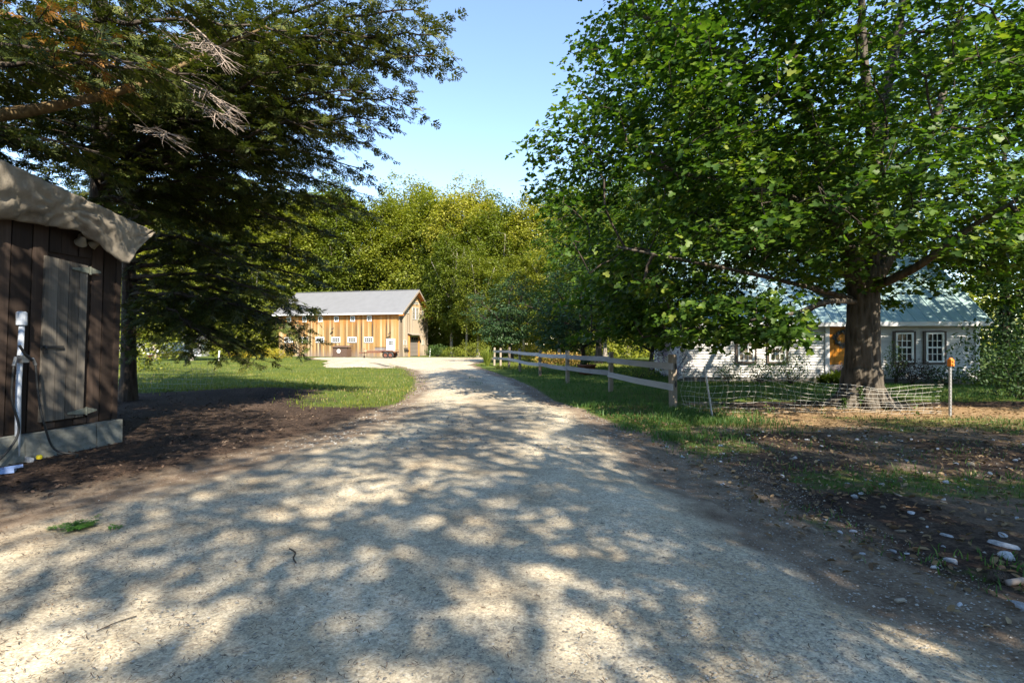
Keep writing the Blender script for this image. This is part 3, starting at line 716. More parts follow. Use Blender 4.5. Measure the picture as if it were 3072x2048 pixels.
# local x runs along the wall away from the camera, local -y looks out over the driveway
sth = math.atan2(-sd.y, -sd.x)
shed = empty('shed', SO, sth, label='dark weathered board shed with a plank door at the left edge', cat='shed')
sx_ = Vector((math.cos(sth), math.sin(sth), 0)); sn = Vector((math.sin(sth), -math.cos(sth), 0))   # sn: outwards
def sw(px):                                   # wall coordinate of a photo column (negative, towards the camera)
    r = (px - 1536) / F; return (SO.x - r * SO.y) / (r * sx_.y - sx_.x)
def sz(px, py):                               # height on the wall
    t = sw(px); return CAMH + (HOR - py) / F * (SO.y + sx_.y * t)
LEAN = .035
SL, SDp = 5.2, 2.7
def stop(x): return 3.15 + .185 * (-x)         # wall top follows the roof, rising towards the camera
FZ = .36
bk = MB(); bk.add([(-SL, .06, 0), (-.02, .06, 0), (-.02, SDp, 0), (-SL, SDp, 0), (-SL + LEAN * 4, .06, stop(-SL)), (-.02 + LEAN * 3, .06, stop(0)), (-.02 + LEAN * 3, SDp, stop(0)), (-SL + LEAN * 4, SDp, stop(-SL))],
       [(0, 1, 5, 4), (1, 2, 6, 5), (2, 3, 7, 6), (3, 0, 4, 7), (4, 5, 6, 7), (3, 2, 1, 0)])
swall = bk.build('wall', M['shed_board'], shed)
dx0, dx1 = sw(113), sw(246); dzb, dzt0, dzt1 = sz(113, 1268), sz(141, 765), sz(270, 797)
def lean_board(parent, name, mat, x0, x1, z0, z1a, z1b, y, th):
    m_ = MB(); L0 = LEAN * z0; La, Lb = LEAN * z1a, LEAN * z1b
    m_.add([(x0 + L0, y, z0), (x1 + L0, y, z0), (x1 + Lb, y, z1b), (x0 + La, y, z1a), (x0 + L0, y - th, z0), (x1 + L0, y - th, z0), (x1 + Lb, y - th, z1b), (x0 + La, y - th, z1a)],
           [(4, 5, 6, 7), (0, 3, 2, 1), (0, 1, 5, 4), (1, 2, 6, 5), (2, 3, 7, 6), (3, 0, 4, 7)])
    return m_.build(name, mat, parent)
x = -SL
while x < -.01:
    w = min(random.uniform(.16, .25), -x) if -x > .12 else -x
    x1 = x + w; mid_ = (x + x1) / 2; th = random.uniform(.018, .035)
    g_ = .008
    if dx0 - .02 < mid_ < dx1 + .02:
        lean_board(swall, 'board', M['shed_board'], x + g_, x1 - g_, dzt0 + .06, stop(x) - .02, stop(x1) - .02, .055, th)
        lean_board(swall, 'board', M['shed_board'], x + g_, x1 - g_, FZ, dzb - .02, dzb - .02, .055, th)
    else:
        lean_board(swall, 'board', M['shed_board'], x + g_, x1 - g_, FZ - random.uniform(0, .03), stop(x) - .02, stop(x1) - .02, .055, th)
    x = x1
lean_board(swall, 'corner_board', M['shed_board'], -.06, .02, FZ, stop(0) - .05, stop(0) - .06, .03, .03)
dlean = MB().box((0, 0, 0), (.01, .01, .01))
sdoor = lean_board(shed, 'door', M['shed_board'], dx0, dx1, dzb, dzt0, dzt1, .05, .02); sdoor['label'] = 'grey weathered plank door'
n_ = 4; ws = np.cumsum([0, .3, .26, .24, .2])
for i in range(n_):
    a, b_ = dx0 + (dx1 - dx0) * ws[i], dx0 + (dx1 - dx0) * ws[i + 1]; ta = dzt0 + (dzt1 - dzt0) * ws[i]; tb = dzt0 + (dzt1 - dzt0) * ws[i + 1]
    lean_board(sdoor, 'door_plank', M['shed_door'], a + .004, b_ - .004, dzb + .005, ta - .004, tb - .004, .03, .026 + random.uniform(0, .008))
for (px_, py_) in ((268, 812), (255, 1232)):  # strap hinges
    z_ = sz(px_, py_); lx0 = sw(px_) + LEAN * z_ * 0
    hn = MB(); y_ = -.012
    hn.add([(lx0 - .26, y_, z_ + .012), (lx0 - .02, y_, z_ + .05), (lx0 - .02, y_, z_ - .04), (lx0 - .26, y_, z_ - .012), (lx0 - .26, y_ - .01, z_ + .012), (lx0 - .02, y_ - .01, z_ + .05), (lx0 - .02, y_ - .01, z_ - .04), (lx0 - .26, y_ - .01, z_ - .012)], [(4, 5, 6, 7), (0, 1, 5, 4), (2, 3, 7, 6), (1, 2, 6, 5), (3, 0, 4, 7)])
    hn.add([(lx0 + .02, y_, z_ + .05), (lx0 + .16, y_, z_ + .01), (lx0 + .16, y_, z_ - .012), (lx0 + .02, y_, z_ - .04), (lx0 + .02, y_ - .01, z_ + .05), (lx0 + .16, y_ - .01, z_ + .01), (lx0 + .16, y_ - .01, z_ - .012), (lx0 + .02, y_ - .01, z_ - .04)], [(4, 5, 6, 7), (0, 1, 5, 4), (2, 3, 7, 6), (1, 2, 6, 5), (3, 0, 4, 7)])
    hn.tube([(lx0, y_ - .01, z_ - .055), (lx0, y_ - .01, z_ + .06)], .014, 6); hn.build('strap_hinge', M['hinge'], sdoor)
z_ = sz(140, 1040); x0 = sw(140)
ha = MB(); ha.box((x0 + .06, -.015, z_), (.3, .015, .035)); ha.tube([(x0 - .05, -.03, z_ + .02), (x0 - .05, -.06, z_ - .02), (x0 - .05, -.03, z_ - .06)], .012, 6); ha.box((x0 - .05, -.04, z_ - .06), (.05, .03, .05)); ha.build('latch', M['dark'], sdoor)
# foundation blocks
x = .05; k = 0
for L_ in (.42, .95, 1.0, .9, 1.0, 1.0):
    m_ = MB(); b0 = x - L_; j_ = lambda: random.uniform(-.012, .012)
    vs_ = [(a, y, z_) for a in (b0 + .006, x - .006) for y in (-.10, .3) for z_ in (-.15, FZ - .02)]
    m_.add([(v[0] + j_(), v[1] + j_(), v[2] + j_() * .5) for v in vs_], [(0, 1, 3, 2), (4, 6, 7, 5), (0, 4, 5, 1), (2, 3, 7, 6), (1, 5, 7, 3)])
    m_.build('foundation_block', M['concrete'], shed); x = b0
# roof: leans down towards the far end
e0, e1 = .22, -SL - .3
srf = MB(); zr = lambda x: stop(x) + .10
srf.add([(e1, -.34, zr(e1)), (e0, -.34, zr(e0)), (e0, SDp + .3, zr(e0)), (e1, SDp + .3, zr(e1)), (e1, -.34, zr(e1) + .09), (e0, -.34, zr(e0) + .09), (e0, SDp + .3, zr(e0) + .09), (e1, SDp + .3, zr(e1) + .09)],
        [(3, 2, 1, 0), (4, 5, 6, 7), (0, 1, 5, 4), (1, 2, 6, 5), (2, 3, 7, 6), (3, 0, 4, 7)])
srf.build('roof', M['roof_dark'], shed)
# twin floodlight under the eave
fl_x, fl_z = sw(228), sz(228, 728)
fl = MB().lathe([(.001, -.02), (.06, -.02), (.06, .03), (.001, .035)], (0, 0, 0), 14, Matrix.Rotation(R(90), 3, 'X')).build('floodlight', M['lamp_body'], shed, loc=(fl_x + .1, -.0, fl_z + .1))
for s, an in ((-1, -35), (1, 40)):
    M3 = Matrix.Rotation(R(an), 3, 'Y') @ Matrix.Rotation(R(50), 3, 'X')
    h_ = MB(); h_.tube([(0, -.03, 0), (s * .05, -.07, -.02)], .015, 6); h_.lathe([(.02, .06), (.035, .03), (.06, -.05), (.078, -.09)], (s * .11, -.12, -.05), 14, M3)
    ho = h_.build('lamp_head', M['lamp_body'], fl, True)
    h_ = MB(); h_.lathe([(.076, -.085), (.06, -.1), (.001, -.115)], (s * .11, -.12, -.05), 14, M3); h_.build('lamp_lens', M['lamp_glass'], ho, True)

# canvas tarp hung along the roof edge, its far corner caught up
def W(x, y, z): return SO + sx_ * x - sn * y + Vector((0, 0, z))
nu, nv = 80, 18; tv = []
def sw2(px_, off):                            # like sw, for a sheet hanging that far in front of the wall
    o_ = SO + sn * off; r = (px_ - 1536) / F; t = (o_.x - r * o_.y) / (r * sx_.y - sx_.x); return t, (o_.y + sx_.y * t)
hem = []
for px_, py_ in ((-400, 600), (-150, 628), (0, 653), (100, 672), (180, 680), (250, 698), (300, 738), (362, 792)):
    t_, Y_ = sw2(px_, .2 if px_ > 200 else .14); hem.append((t_, CAMH + (HOR - py_) / F * Y_))
hem.append((.27, None))
for i in range(nu + 1):
    u = i / nu; x = -4.4 + u * (4.4 + .27)
    topz = zr(min(x, e0)) + .07
    # hanging depth along the edge: sags in the middle, short at the far tip
    hz_ = [h_[1] if h_[1] is not None else topz - .03 for h_ in hem]
    drop = max(.02, topz - np.interp(x, [h_[0] for h_ in hem], hz_))
    for j in range(nv + 1):
        v = j / nv
        y = -.38 + .03 * math.sin(x * 5 + v * 3) * v + .026 * math.sin(x * 17 - v * 7) * v + .016 * math.sin(x * 33 + v * 13) + .05 * math.exp(-((v - .45 - .35 * math.sin(x * 2.1)) / .07) ** 2) * v + .24 * v * v * np.interp(x, [-1, -.2, .42], [1.0, .3, 0]) + .03 * math.sin(math.atan2(v - .5, (x + 1.0) * 1.2) * 11) * math.exp(-((x + .9) / .6) ** 2)
        zz_ = topz - drop * v + .014 * math.sin(x * 7 + v * 5) * v + .005 * math.sin(x * 23) * v 
        tv.append(W(x + .06 * v * math.sin(x * 3), y, zz_))
tf = [(i * (nv + 1) + j, (i + 1) * (nv + 1) + j, (i + 1) * (nv + 1) + j + 1, i * (nv + 1) + j + 1) for i in range(nu) for j in range(nv)]
tp = MB().add(tv, tf).build('canvas_tarp', M['tarp'], None, True)
sm = tp.modifiers.new('thickness', 'SOLIDIFY'); sm.thickness = .006; tp.data.materials[0].name
tag(tp, 'dirty beige canvas tarp draped along the shed roof edge', 'tarp')

# standpipe with tap, and the hoses hanging from it
q_ = G(52, 1388); sp = empty('standpipe', (q_.x, q_.y, gz(q_.x, q_.y)), sth, label='pale blue-grey standpipe with a boxed top beside the shed door', cat='water pipe')
tz = CAMH + (HOR - 975) / F * q_.y
b = MB(); b.tube([(0, 0, -.1), (.01, 0, tz * .5), (.05, 0, tz)], .03, 12); b.build('pipe', M['pvc'], sp, True)
b = MB(); b.lathe([(.001, .18), (.04, .18), (.055, .165), (.055, .01), (.045, 0), (.001, 0)], (.05, 0, tz), 12); b.build('cap', M['pvc'], sp)
b = MB(); b.box((.03, -.05, tz - .42), (.09, .07, .09)); b.tube([(.03, -.05, tz - .42), (.12, -.08, tz - .42), (.15, -.08, tz - .50)], .018, 8); b.tube([(.03, -.05, tz - .42), (-.08, -.08, tz - .40), (-.1, -.08, tz - .5)], .018, 8); vo_ = b.build('valve', M['steel'], sp)
b = MB(); b.tube([(-.05, -.1, tz - .25), (.02, -.09, tz - .36), (.1, -.1, tz - .44)], .016, 8); b.build('handle', M['black'], vo_)
Rz = Matrix.Rotation(sth, 3, 'Z'); base = Vector(sp.location)
for (pts_, lb) in (([(-.1, -.08, tz - .5), (-.12, -.08, tz - .9), (-.06, -.1, .4), (-.3, -.1, .08), (-.7, -.3, .03)], 'black hose hanging off the front of the standpipe tap'),
                   ([(.15, -.08, tz - .5), (.17, -.1, tz - .9), (.2, -.14, .5), (.32, -.16, .12), (.45, -.35, .03), (.3, -.5, .025)], 'black hose hanging between standpipe and shed door')):
    b = MB(); pp = [Vector(v) for v in pts_]; fine_ = []
    for i in range(len(pp) - 1):
        for t in np.linspace(0, 1, 7)[:-1]:
            p0, p1, p2, p3 = pp[max(i - 1, 0)], pp[i], pp[i + 1], pp[min(i + 2, len(pp) - 1)]
            fine_.append(.5 * ((2 * p1) + (p2 - p0) * t + (2 * p0 - 5 * p1 + 4 * p2 - p3) * t * t + (3 * p1 - p0 - 3 * p2 + p3) * t ** 3))
    fine_.append(pp[-1]); b.tube([base + Rz @ v for v in fine_], .013, 8)
    tag(b.build('garden_hose', M['black'], None, True), lb, 'hose', 'hoses at the standpipe')

# ---------------------------------------------------------------- post and rail fence
fp = [(2020, 1227), (1832, 1177), (1703, 1150), (1620, 1127), (1560, 1113.5), (1527, 1105), (1502, 1099), (1483, 1095)]
posts = [G(*a) for a in fp]
fence = empty('rail_fence', (posts[0].x, posts[0].y, gz(posts[0].x, posts[0].y)), 0, label='weathered two-rail wooden fence along the right side of the driveway', cat='fence')
F0 = Vector(fence.location)
for i, p_ in enumerate(posts):
    h_ = 1.25 if i == 0 else random.uniform(1.16, 1.26); z0 = gz(p_.x, p_.y); w = .145 if i == 0 else .125
    m_ = MB(); t_ = w / 2; lean = random.uniform(-.02, .02)
    cs = [(-t_, -t_), (t_ * .9, -t_), (t_, -t_ * .8), (t_, t_), (-t_, t_)]
    vs_ = []
    for z_, k in ((-.3, 1), (h_ * .5, 1), (h_ - .02, .98), (h_, .85)): vs_ += [(a * k + lean * z_, b_ * k, z_) for a, b_ in cs]
    fs_ = [(r * 5 + q, r * 5 + (q + 1) % 5, (r + 1) * 5 + (q + 1) % 5, (r + 1) * 5 + q) for r in range(3) for q in range(5)] + [(15, 16, 17, 18, 19)]
    po = m_.add(vs_, fs_).build('post', M['fence_post'], fence, loc=Vector((p_.x, p_.y, z0)) - F0, rot=(0, 0, R(10)))
    if i == 0:
        for z_ in (.98, .58):
            s_ = MB(); s_.lathe([(.001, .004), (.028, .004), (.03, 0)], (.02, -t_ - .001, 0), 12, Matrix.Diagonal((1, 1, 2.6)) @ Matrix.Rotation(R(90), 3, 'X')); s_.build('mortise_shade', M['black'], po, loc=(0, 0, z_))  # black disc stands for the shade inside each hole
for i in range(len(posts) - 1):
    a, b_ = posts[i], posts[i + 1]
    for lvl, (za, zb) in enumerate(((1.0, .98), (.55, .55))):
        if i == 0: za += -.05 if lvl else 0
        A = Vector((a.x, a.y, gz(a.x, a.y) + za + random.uniform(-.03, .03))); B = Vector((b_.x, b_.y, gz(b_.x, b_.y) + zb + random.uniform(-.03, .03)))
        d_ = (B - A); n2 = Vector((-d_.y, d_.x, 0)).normalized(); ex = d_.normalized() * .12
        side = n2 * .075                      # nailed to the road side of the posts
        m_ = MB(); A2, B2 = A - ex + side, B + ex * .4 + side; u_ = Vector((0, 0, .075)); t2 = n2 * .017; sag = Vector((0, 0, -random.uniform(.005, .03))); C2 = (A2 + B2) / 2 + sag
        vs_ = []
        for q in (A2, C2, B2): vs_ += [q - u_ - t2 - F0, q - u_ + t2 - F0, q + u_ + t2 - F0, q + u_ - t2 - F0]
        fs_ = [(0, 3, 2, 1), (8, 9, 10, 11)] + [(r * 4 + k, r * 4 + (k + 1) % 4, (r + 1) * 4 + (k + 1) % 4, (r + 1) * 4 + k) for r in range(2) for k in range(4)]
        m_.add(vs_, fs_).build('rail', M['fence_rail'], fence)

# ---------------------------------------------------------------- wire netting between fence post, leaning stake and steel post
def netting(name, path, rows, top_drop, label, spacing=.15, mat='wire', r=.0017):
    root = empty(name, path[0], 0, label=label, cat='netting'); o0 = Vector(path[0])
    cum = [0]
    for i in range(len(path) - 1): cum.append(cum[-1] + (Vector(path[i + 1]) - Vector(path[i])).length)
    def at(s): return Vector([np.interp(s, cum, [p_[k] for p_ in path]) for k in range(3)])
    def hgt(s, j):
        f_ = s / cum[-1]; h = np.interp(f_, *top_drop)
        return rows[j] * h + .015 * math.sin(s * 5 + j * 1.7)
    ss = np.arange(0, cum[-1], .12)
    def pt(s, j):
        q = at(s); return Vector((q.x + .02 * math.sin(s * 9 + j), q.y + .05 * math.sin(s * 2.3 + rows[j] * 3), gz(q.x, q.y) + .03 + hgt(s, j))) - o0
    for j in range(len(rows)):
        MB().tube([pt(s, j) for s in ss], r * 1.25, 3, False).build('line_wire', M[mat], root)
    for s in np.arange(.05, cum[-1], spacing):
        s2 = s + random.uniform(-.02, .02)
        MB().tube([pt(s2 + .03 * math.sin(j * 1.3 + s), j) for j in range(len(rows))], r, 3, False).build('stay_wire', M[mat], root)
    return root
stk = G(2142, 1250); stp = G(2852, 1250)
pA = posts[0]
nets = [(pA.x + .15, pA.y - .1, 0), (stk.x - .1, stk.y + .5, 0), (stk.x + .2, stk.y + .5, 0), (5.6, 11.2, 0), (7.0, 11.1, 0), (stp.x, stp.y + .2, 0)]
netting('wire_netting', nets, [0, .1, .22, .34, .46, .6, .74, .88, 1.0], ([0, .2, .34, .55, .8, 1], [.85, .95, .98, .66, .5, .62]), 'sagging white wire netting strung beneath the maple')
top = P(2116, 1098, stk.y); z0 = gz(stk.x, stk.y)
st = empty('leaning_stake', (stk.x, stk.y, z0), 0, label='pale thin stake leaning to the left before the wire netting', cat='stake')
b = MB(); b.tube([(0, 0, -.2), (top.x - stk.x, .05, top.z - z0)], .02, 8); b.build('rod', M['steel'], st); M['steel'].name
z0 = gz(stp.x, stp.y); tpz = CAMH + (HOR - 1085) / F * stp.y
po = empty('steel_post', (stp.x, stp.y, z0), R(15), label='steel fence post with an orange cap right of the maple trunk', cat='post')
b = MB(); b.box((0, 0, (tpz - z0) / 2 - .15), (.05, .008, tpz - z0 + .1)); b.box((0, .02, (tpz - z0) / 2 - .15), (.008, .04, tpz - z0 + .1))
for k in range(14): b.box((0, -.008, .1 + .07 * k), (.03, .012, .012))
b.build('post', M['steel'], po)
b = MB(); hz = tpz - z0
b.box((0, 0, hz - .02), (.085, .075, .14)); b.box((0, -.045, hz - .06), (.05, .03, .03)); b.box((0, -.045, hz + .01), (.05, .03, .02)); b.lathe([(.04, 0), (.03, .03), (.001, .035)], (0, 0, hz + .05), 10); b.build('cap', M['orange_cap'], po)
# netting behind the shed corner
netting('garden_netting', [(-14.2, 17.2, 0), (-9.4, 16.4, 0)], [0, .15, .3, .45, .6, .8, 1.0], ([0, 1], [1.0, 1.05]), 'thin garden netting on the lawn left of the hemlock trunk', .18, 'steel', .003)

# ---------------------------------------------------------------- vegetation builders
def unit(v): return v / np.maximum(np.linalg.norm(v, axis=-1, keepdims=True), 1e-9)
HALF = np.array([(0, 0), (.34, -.04), (.54, .32), (.25, .42), (.32, .76), (0, 1.0)])
def leaf_template(kind):
    if kind == 'maple':
        v = []
        for x, y in HALF: v.append((x, y - .35, .22 * x))
        for x, y in HALF[1:-1]: v.append((-x, y - .35, .22 * x))
        r_ = [0, 1, 2, 3, 4, 5]; l_ = [0, 5, 9, 8, 7, 6]
        return np.array(v), [np.array(r_), np.array(l_)]
    if kind == 'oval':
        v = [(0, -.5, 0), (.24, -.2, .07), (.22, .2, .07), (0, .5, -.06), (-.22, .2, .07), (-.24, -.2, .07)]
        return np.array(v), [np.array([0, 1, 2, 3]), np.array([0, 3, 4, 5])]
    v = [(0, -.5, 0), (.32, 0, .1), (0, .5, -.04), (-.32, 0, .1)]
    return np.array(v), [np.array([0, 1, 2]), np.array([0, 2, 3])]
def leaves_mesh(name, pos_, nrm, tip, size, kind, mat):
    T, polys = leaf_template(kind)
    n3 = unit(nrm); t = tip - n3 * (tip * n3).sum(1, keepdims=True); t = unit(t); s_ = np.cross(t, n3)
    V = pos_[:, None, :] + size[:, None, None] * (T[None, :, 0, None] * s_[:, None] + T[None, :, 1, None] * t[:, None] + T[None, :, 2, None] * n3[:, None])
    N, K = len(pos_), len(T)
    base_ = (np.arange(N) * K)[:, None]
    return np_mesh(name, V.reshape(-1, 3), [base_ + p[None] for p in polys], mat)

def frusta(name, A, B, ra, rb, n, mat):
    d = unit(B - A); ref = np.where(np.abs(d[:, 2:3]) > .9, np.array([[1., 0, 0]]), np.array([[0, 0, 1.]]))
    a = unit(np.cross(d, ref)); b = np.cross(d, a)
    an = np.linspace(0, 2 * math.pi, n, endpoint=False); c, s = np.cos(an), np.sin(an)
    ring = a[:, None] * c[None, :, None] + b[:, None] * s[None, :, None]
    V = np.concatenate([A[:, None] + ring * ra[:, None, None], B[:, None] + ring * rb[:, None, None]], 1)
    N = len(A); base_ = (np.arange(N) * 2 * n)[:, None]
    k = np.arange(n); q = np.stack([k, (k + 1) % n, (k + 1) % n + n, k + n], 1)
    Q = (base_[:, :, None] + q[None]).reshape(-1, 4)
    return np_mesh(name, V.reshape(-1, 3), [Q], mat, True)

def smooth_path(pts_, n=8):
    pp = [Vector(v) for v in pts_]; out = []
    for i in range(len(pp) - 1):
        p0, p1, p2, p3 = pp[max(i - 1, 0)], pp[i], pp[i + 1], pp[min(i + 2, len(pp) - 1)]
        for t in np.linspace(0, 1, n, endpoint=False):
            out.append(.5 * ((2 * p1) + (p2 - p0) * t + (2 * p0 - 5 * p1 + 4 * p2 - p3) * t * t + (3 * p1 - p0 - 3 * p2 + p3) * t ** 3))
    out.append(pp[-1]); return out

def limb_mesh(limbs, name, mat, parent, n=12, rough=.06):
    b = MB(); rr = random.Random(5)
    for pts_, r0, r1 in limbs:
        ridge = [rr.uniform(-rough, rough) * 1.1 for _ in range(n)]
        path = smooth_path(pts_, 7); m = len(path); rad = [r0 + (r1 - r0) * (i / (m - 1)) ** .8 for i in range(m)]
        st_ = len(b.v); b.tube(path, rad, n)
        for i in range(st_, len(b.v)):
            c = path[(i - st_) // n]; v = Vector(b.v[i]); b.v[i] = tuple(c + (v - c) * (1 + ridge[(i - st_) % n] + rr.uniform(-rough, rough) * .45))
    return b.build(name, mat, parent, True)

def grow(limbs, centers, r_tip=.006, expo=.42, seed=1, wig=.12):
    """twigs that join every leaf-cluster centre to the nearest wood"""
    g = np.random.default_rng(seed); N = []; par = []; rad = []
    for pts_, r0, r1 in limbs:
        path = smooth_path(pts_, 5)
        for i, p_ in enumerate(path):
            if i < len(path) * .25: continue
            N.append(tuple(p_)); par.append(-1); rad.append(r0 + (r1 - r0) * (i / (len(path) - 1)) ** .8)
    n0 = len(N); cap = n0 + len(centers) * 12 + 10
    P_ = np.zeros((cap, 3)); P_[:n0] = N; par = list(par); cnt = n0
    d0 = np.array([np.min(np.linalg.norm(P_[:n0] - c, axis=1)) for c in centers])
    for c in centers[np.argsort(d0)]:
        dv = c - P_[:cnt]; dist = np.linalg.norm(dv, axis=1); cost = dist + .5 * np.maximum(0, -dv[:, 2])
        j = int(np.argmin(cost)); L_ = dist[j]; k = max(1, min(10, int(math.ceil(L_ / .45))))
        a = P_[j].copy(); prev = j
        for q in range(1, k + 1):
            t = q / k; w = a + (c - a) * t
            if q < k: w = w + g.normal(0, wig * .3, 3) + np.array([0, 0, .18 * L_ * t * (1 - t)])
            P_[cnt] = w; par.append(prev); prev = cnt; cnt += 1
    wgt = np.zeros(cnt); wgt[n0:] = .15
    leafs = np.ones(cnt, bool); pa = np.array(par)
    leafs[pa[pa >= 0]] = False; wgt[leafs] = 1
    for i in range(cnt - 1, n0 - 1, -1): wgt[pa[i]] += wgt[i]
    r = r_tip * np.maximum(wgt, 1) ** expo
    ii = np.arange(n0, cnt); pp = pa[ii]
    ra = np.where(pp < n0, r[ii] * 1.25, np.minimum(r[pp], r[ii] * 1.5))
    return P_[pp], P_[ii], ra, r[ii]

def sample_crown(ells, n, seed, zmin, shell=.55, gap=.0, keep=None):
    """cluster centres spread through a union of ellipsoids, denser towards the outside"""
    g = np.random.default_rng(seed); vol = np.array([e[1][0] * e[1][1] * e[1][2] * (e[2] if len(e) > 2 else 1) for e in ells]); vol = vol / vol.sum(); out = []
    while len(out) < n:
        e = ells[g.choice(len(ells), p=vol)]; d = g.normal(size=3); d /= np.linalg.norm(d)
        rr = shell + (1 - shell) * g.random() ** .7 if g.random() < .75 else g.random() ** (1 / 3)
        lump = 1 + .13 * math.sin(d[0] * 5 + seed) * math.sin(d[1] * 6 + 2 * seed) + .10 * math.sin(d[2] * 9 + d[0] * 7)
        p_ = np.array(e[0]) + d * rr * lump * np.array(e[1])
        if p_[2] < zmin: continue
        if gap and vnoise(p_[0] + p_[2] * .7, p_[1] - p_[2] * .9, 1.6, seed + 50) < -1 + gap * 2: continue
        if keep and not keep(p_, g): continue
        out.append(p_)
    return np.array(out)

def cluster_leaves(centers, axis, per, rad, flat_, size, seed, droop=.35, tilt=.55):
    g = np.random.default_rng(seed); N = len(centers) * per
    c = np.repeat(centers, per, 0); cr = np.repeat(g.uniform(.7, 1.25, len(centers)), per) * rad
    a = g.uniform(0, 2 * math.pi, N); rr = np.sqrt(g.random(N)); off = np.stack([np.cos(a) * rr * cr, np.sin(a) * rr * cr, g.normal(0, flat_, N) * cr - droop * rr ** 2 * cr], 1)
    p_ = c + off
    out = unit(p_ - axis[None]); out[:, 2] = np.clip(out[:, 2], -.1, 1)
    nrm = np.array([[0, 0, 1.0]]) + .45 * out + g.normal(0, tilt, (N, 3))
    tip = unit(off) + .5 * out + g.normal(0, .5, (N, 3)); tip[:, 2] -= .45
    return p_, nrm, tip, size * g.uniform(.7, 1.25, N)

def broadleaf(name, base_pt, limbs, ells, nclus, per, crad, lsize, kind, leafm, barkm, seed, zmin=1.5, gap=.25, flat_=.2, label=None, group=None, keep=None, tr_n=5, shell=.5, droop=.35, tilt=.55):
    """limbs, ells are relative to the base"""
    root = empty(name, base_pt, 0, label=label, cat='tree', group=group)
    cen = sample_crown(ells, nclus, seed, zmin, shell, gap, keep)
    limb_mesh(limbs, 'trunk', barkm, root, 30 if barkm is M['bark'] else 12)
    A, B, ra, rb = grow(limbs, cen, seed=seed)
    obj('branches', frusta('branches', A, B, ra, rb, tr_n, M['bark_dark'] if barkm is M['bark'] else barkm), root)['kind'] = 'stuff'
    ax = np.array([0, 0, np.mean([e[0][2] for e in ells]) * .6])
    p_, nr, tp_, sz_ = cluster_leaves(cen, ax, per, crad, flat_, lsize, seed, droop, tilt)
    o = obj('crown', leaves_mesh('crown', p_, nr, tp_, sz_, kind, leafm), root); o['kind'] = 'stuff'
    return root

def generic_limbs(h, r0, seed, fork=.3, n=5, spread=.33):
    g = random.Random(seed); top = Vector((g.uniform(-.4, .4), g.uniform(-.4, .4), h * .88)); L_ = []
    mid_ = Vector((g.uniform(-.25, .25), g.uniform(-.25, .25), h * .45))
    L_.append(([(0, 0, -.3), (.03, 0, h * fork * .5), mid_, top], r0, r0 * .12))
    L_.append(([(0, 0, -.3), (0, 0, .0), (0.01, 0, .7)], r0 * 1.5, r0 * .95))
    for i in range(n):
        a = 2 * math.pi * (i + g.uniform(-.25, .25)) / n; z0 = h * (fork + (.3 * i / n)); rr = h * spread * g.uniform(.75, 1.1)
        s_ = Vector((mid_.x * z0 / (h * .45), mid_.y * z0 / (h * .45), z0)) if z0 < h * .45 else mid_
        L_.append(([s_, s_ + Vector((math.cos(a) * rr * .45, math.sin(a) * rr * .45, h * .13)), s_ + Vector((math.cos(a) * rr, math.sin(a) * rr, h * g.uniform(.22, .38)))], r0 * .5, r0 * .1))
    return L_

# ---------------------------------------------------------------- the big maple on the right
MB0 = G(2585, 1220); mz = gz(MB0.x, MB0.y); mb = Vector((MB0.x, MB0.y, mz))
def mp(px, py, dY=0.0): return P(px, py, MB0.y + dY) - mb
mlimbs = [
    ([(.0, 0, -.3), (.0, 0, .0), (.0, .0, .35), (.02, 0, .9)], .62, .39),
    ([(.0, 0, .3), (.03, 0, 1.3), mp(2592, 900), mp(2600, 800)], .40, .30),
    ([mp(2590, 930), mp(2545, 740, -.1), mp(2490, 640, -.3), mp(2476, 560, -.4), mp(2440, 380, -.8), mp(2380, 150, -1.2), mp(2330, -150, -1.6)], .27, .05),
    ([mp(2600, 850), mp(2618, 640), mp(2626, 450, .1), mp(2660, 260, .2), mp(2700, 60, .2), mp(2740, -250, .2)], .25, .06),
    ([mp(2625, 470), mp(2610, 330, -.4), mp(2590, 160, -.6), mp(2580, -150, -.8)], .17, .05),
    ([mp(2610, 860), mp(2700, 690, .8), mp(2760, 500, 1.5), mp(2850, 200, 2.2), mp(2900, -100, 2.6)], .21, .05),
    ([mp(2490, 650, -.3), mp(2360, 590, -.8), mp(2200, 560, -1.6), mp(1980, 500, -2.2)], .12, .03),
    ([mp(2570, 900), mp(2420, 860, -.9), mp(2250, 820, -1.8), mp(2050, 780, -2.2), mp(1850, 740, -2.4)], .06, .02),
    ([mp(2600, 870), mp(2750, 800, -1.2), mp(2900, 690, -2.0), mp(3050, 600, -2.6)], .12, .03),
    ([mp(2610, 700), mp(2560, 640, -1.6), mp(2500, 610, -2.6), mp(2455, 560, -3.8)], .10, .012),
    ([mp(2590, 880), mp(2520, 900, 1.5), mp(2430, 860, 3.2), mp(2380, 780, 4.4)], .12, .03),
    ([mp(2570, 905), mp(2480, 905, -1.6), mp(2380, 940, -2.8), mp(2250, 960, -3.3)], .07, .02),
    ([mp(2440, 380, -.8), mp(2300, 250, -1.2), mp(2100, 120, -1.4), mp(1900, 40, -1.2)], .11, .03),
]
ells = [((-.4, 0, 9.2), (6.3, 6.2, 7.2)), ((-4.2, -.4, 5.2), (3.7, 3.6, 3.3), 1.4), ((2.6, -.5, 5.5), (4.0, 4.2, 3.4)), ((-3.9, -2.9, 1.95), (1.5, .7, .42), 11), ((-5.3, 1.0, 2.9), (2.2, 2.0, 1.4), 1.6), ((-1.0, -3.6, 3.9), (2.6, 1.5, 1.1), 1.5), ((-5.0, -.3, 2.5), (2.1, 1.7, 1.15), 2.6)]
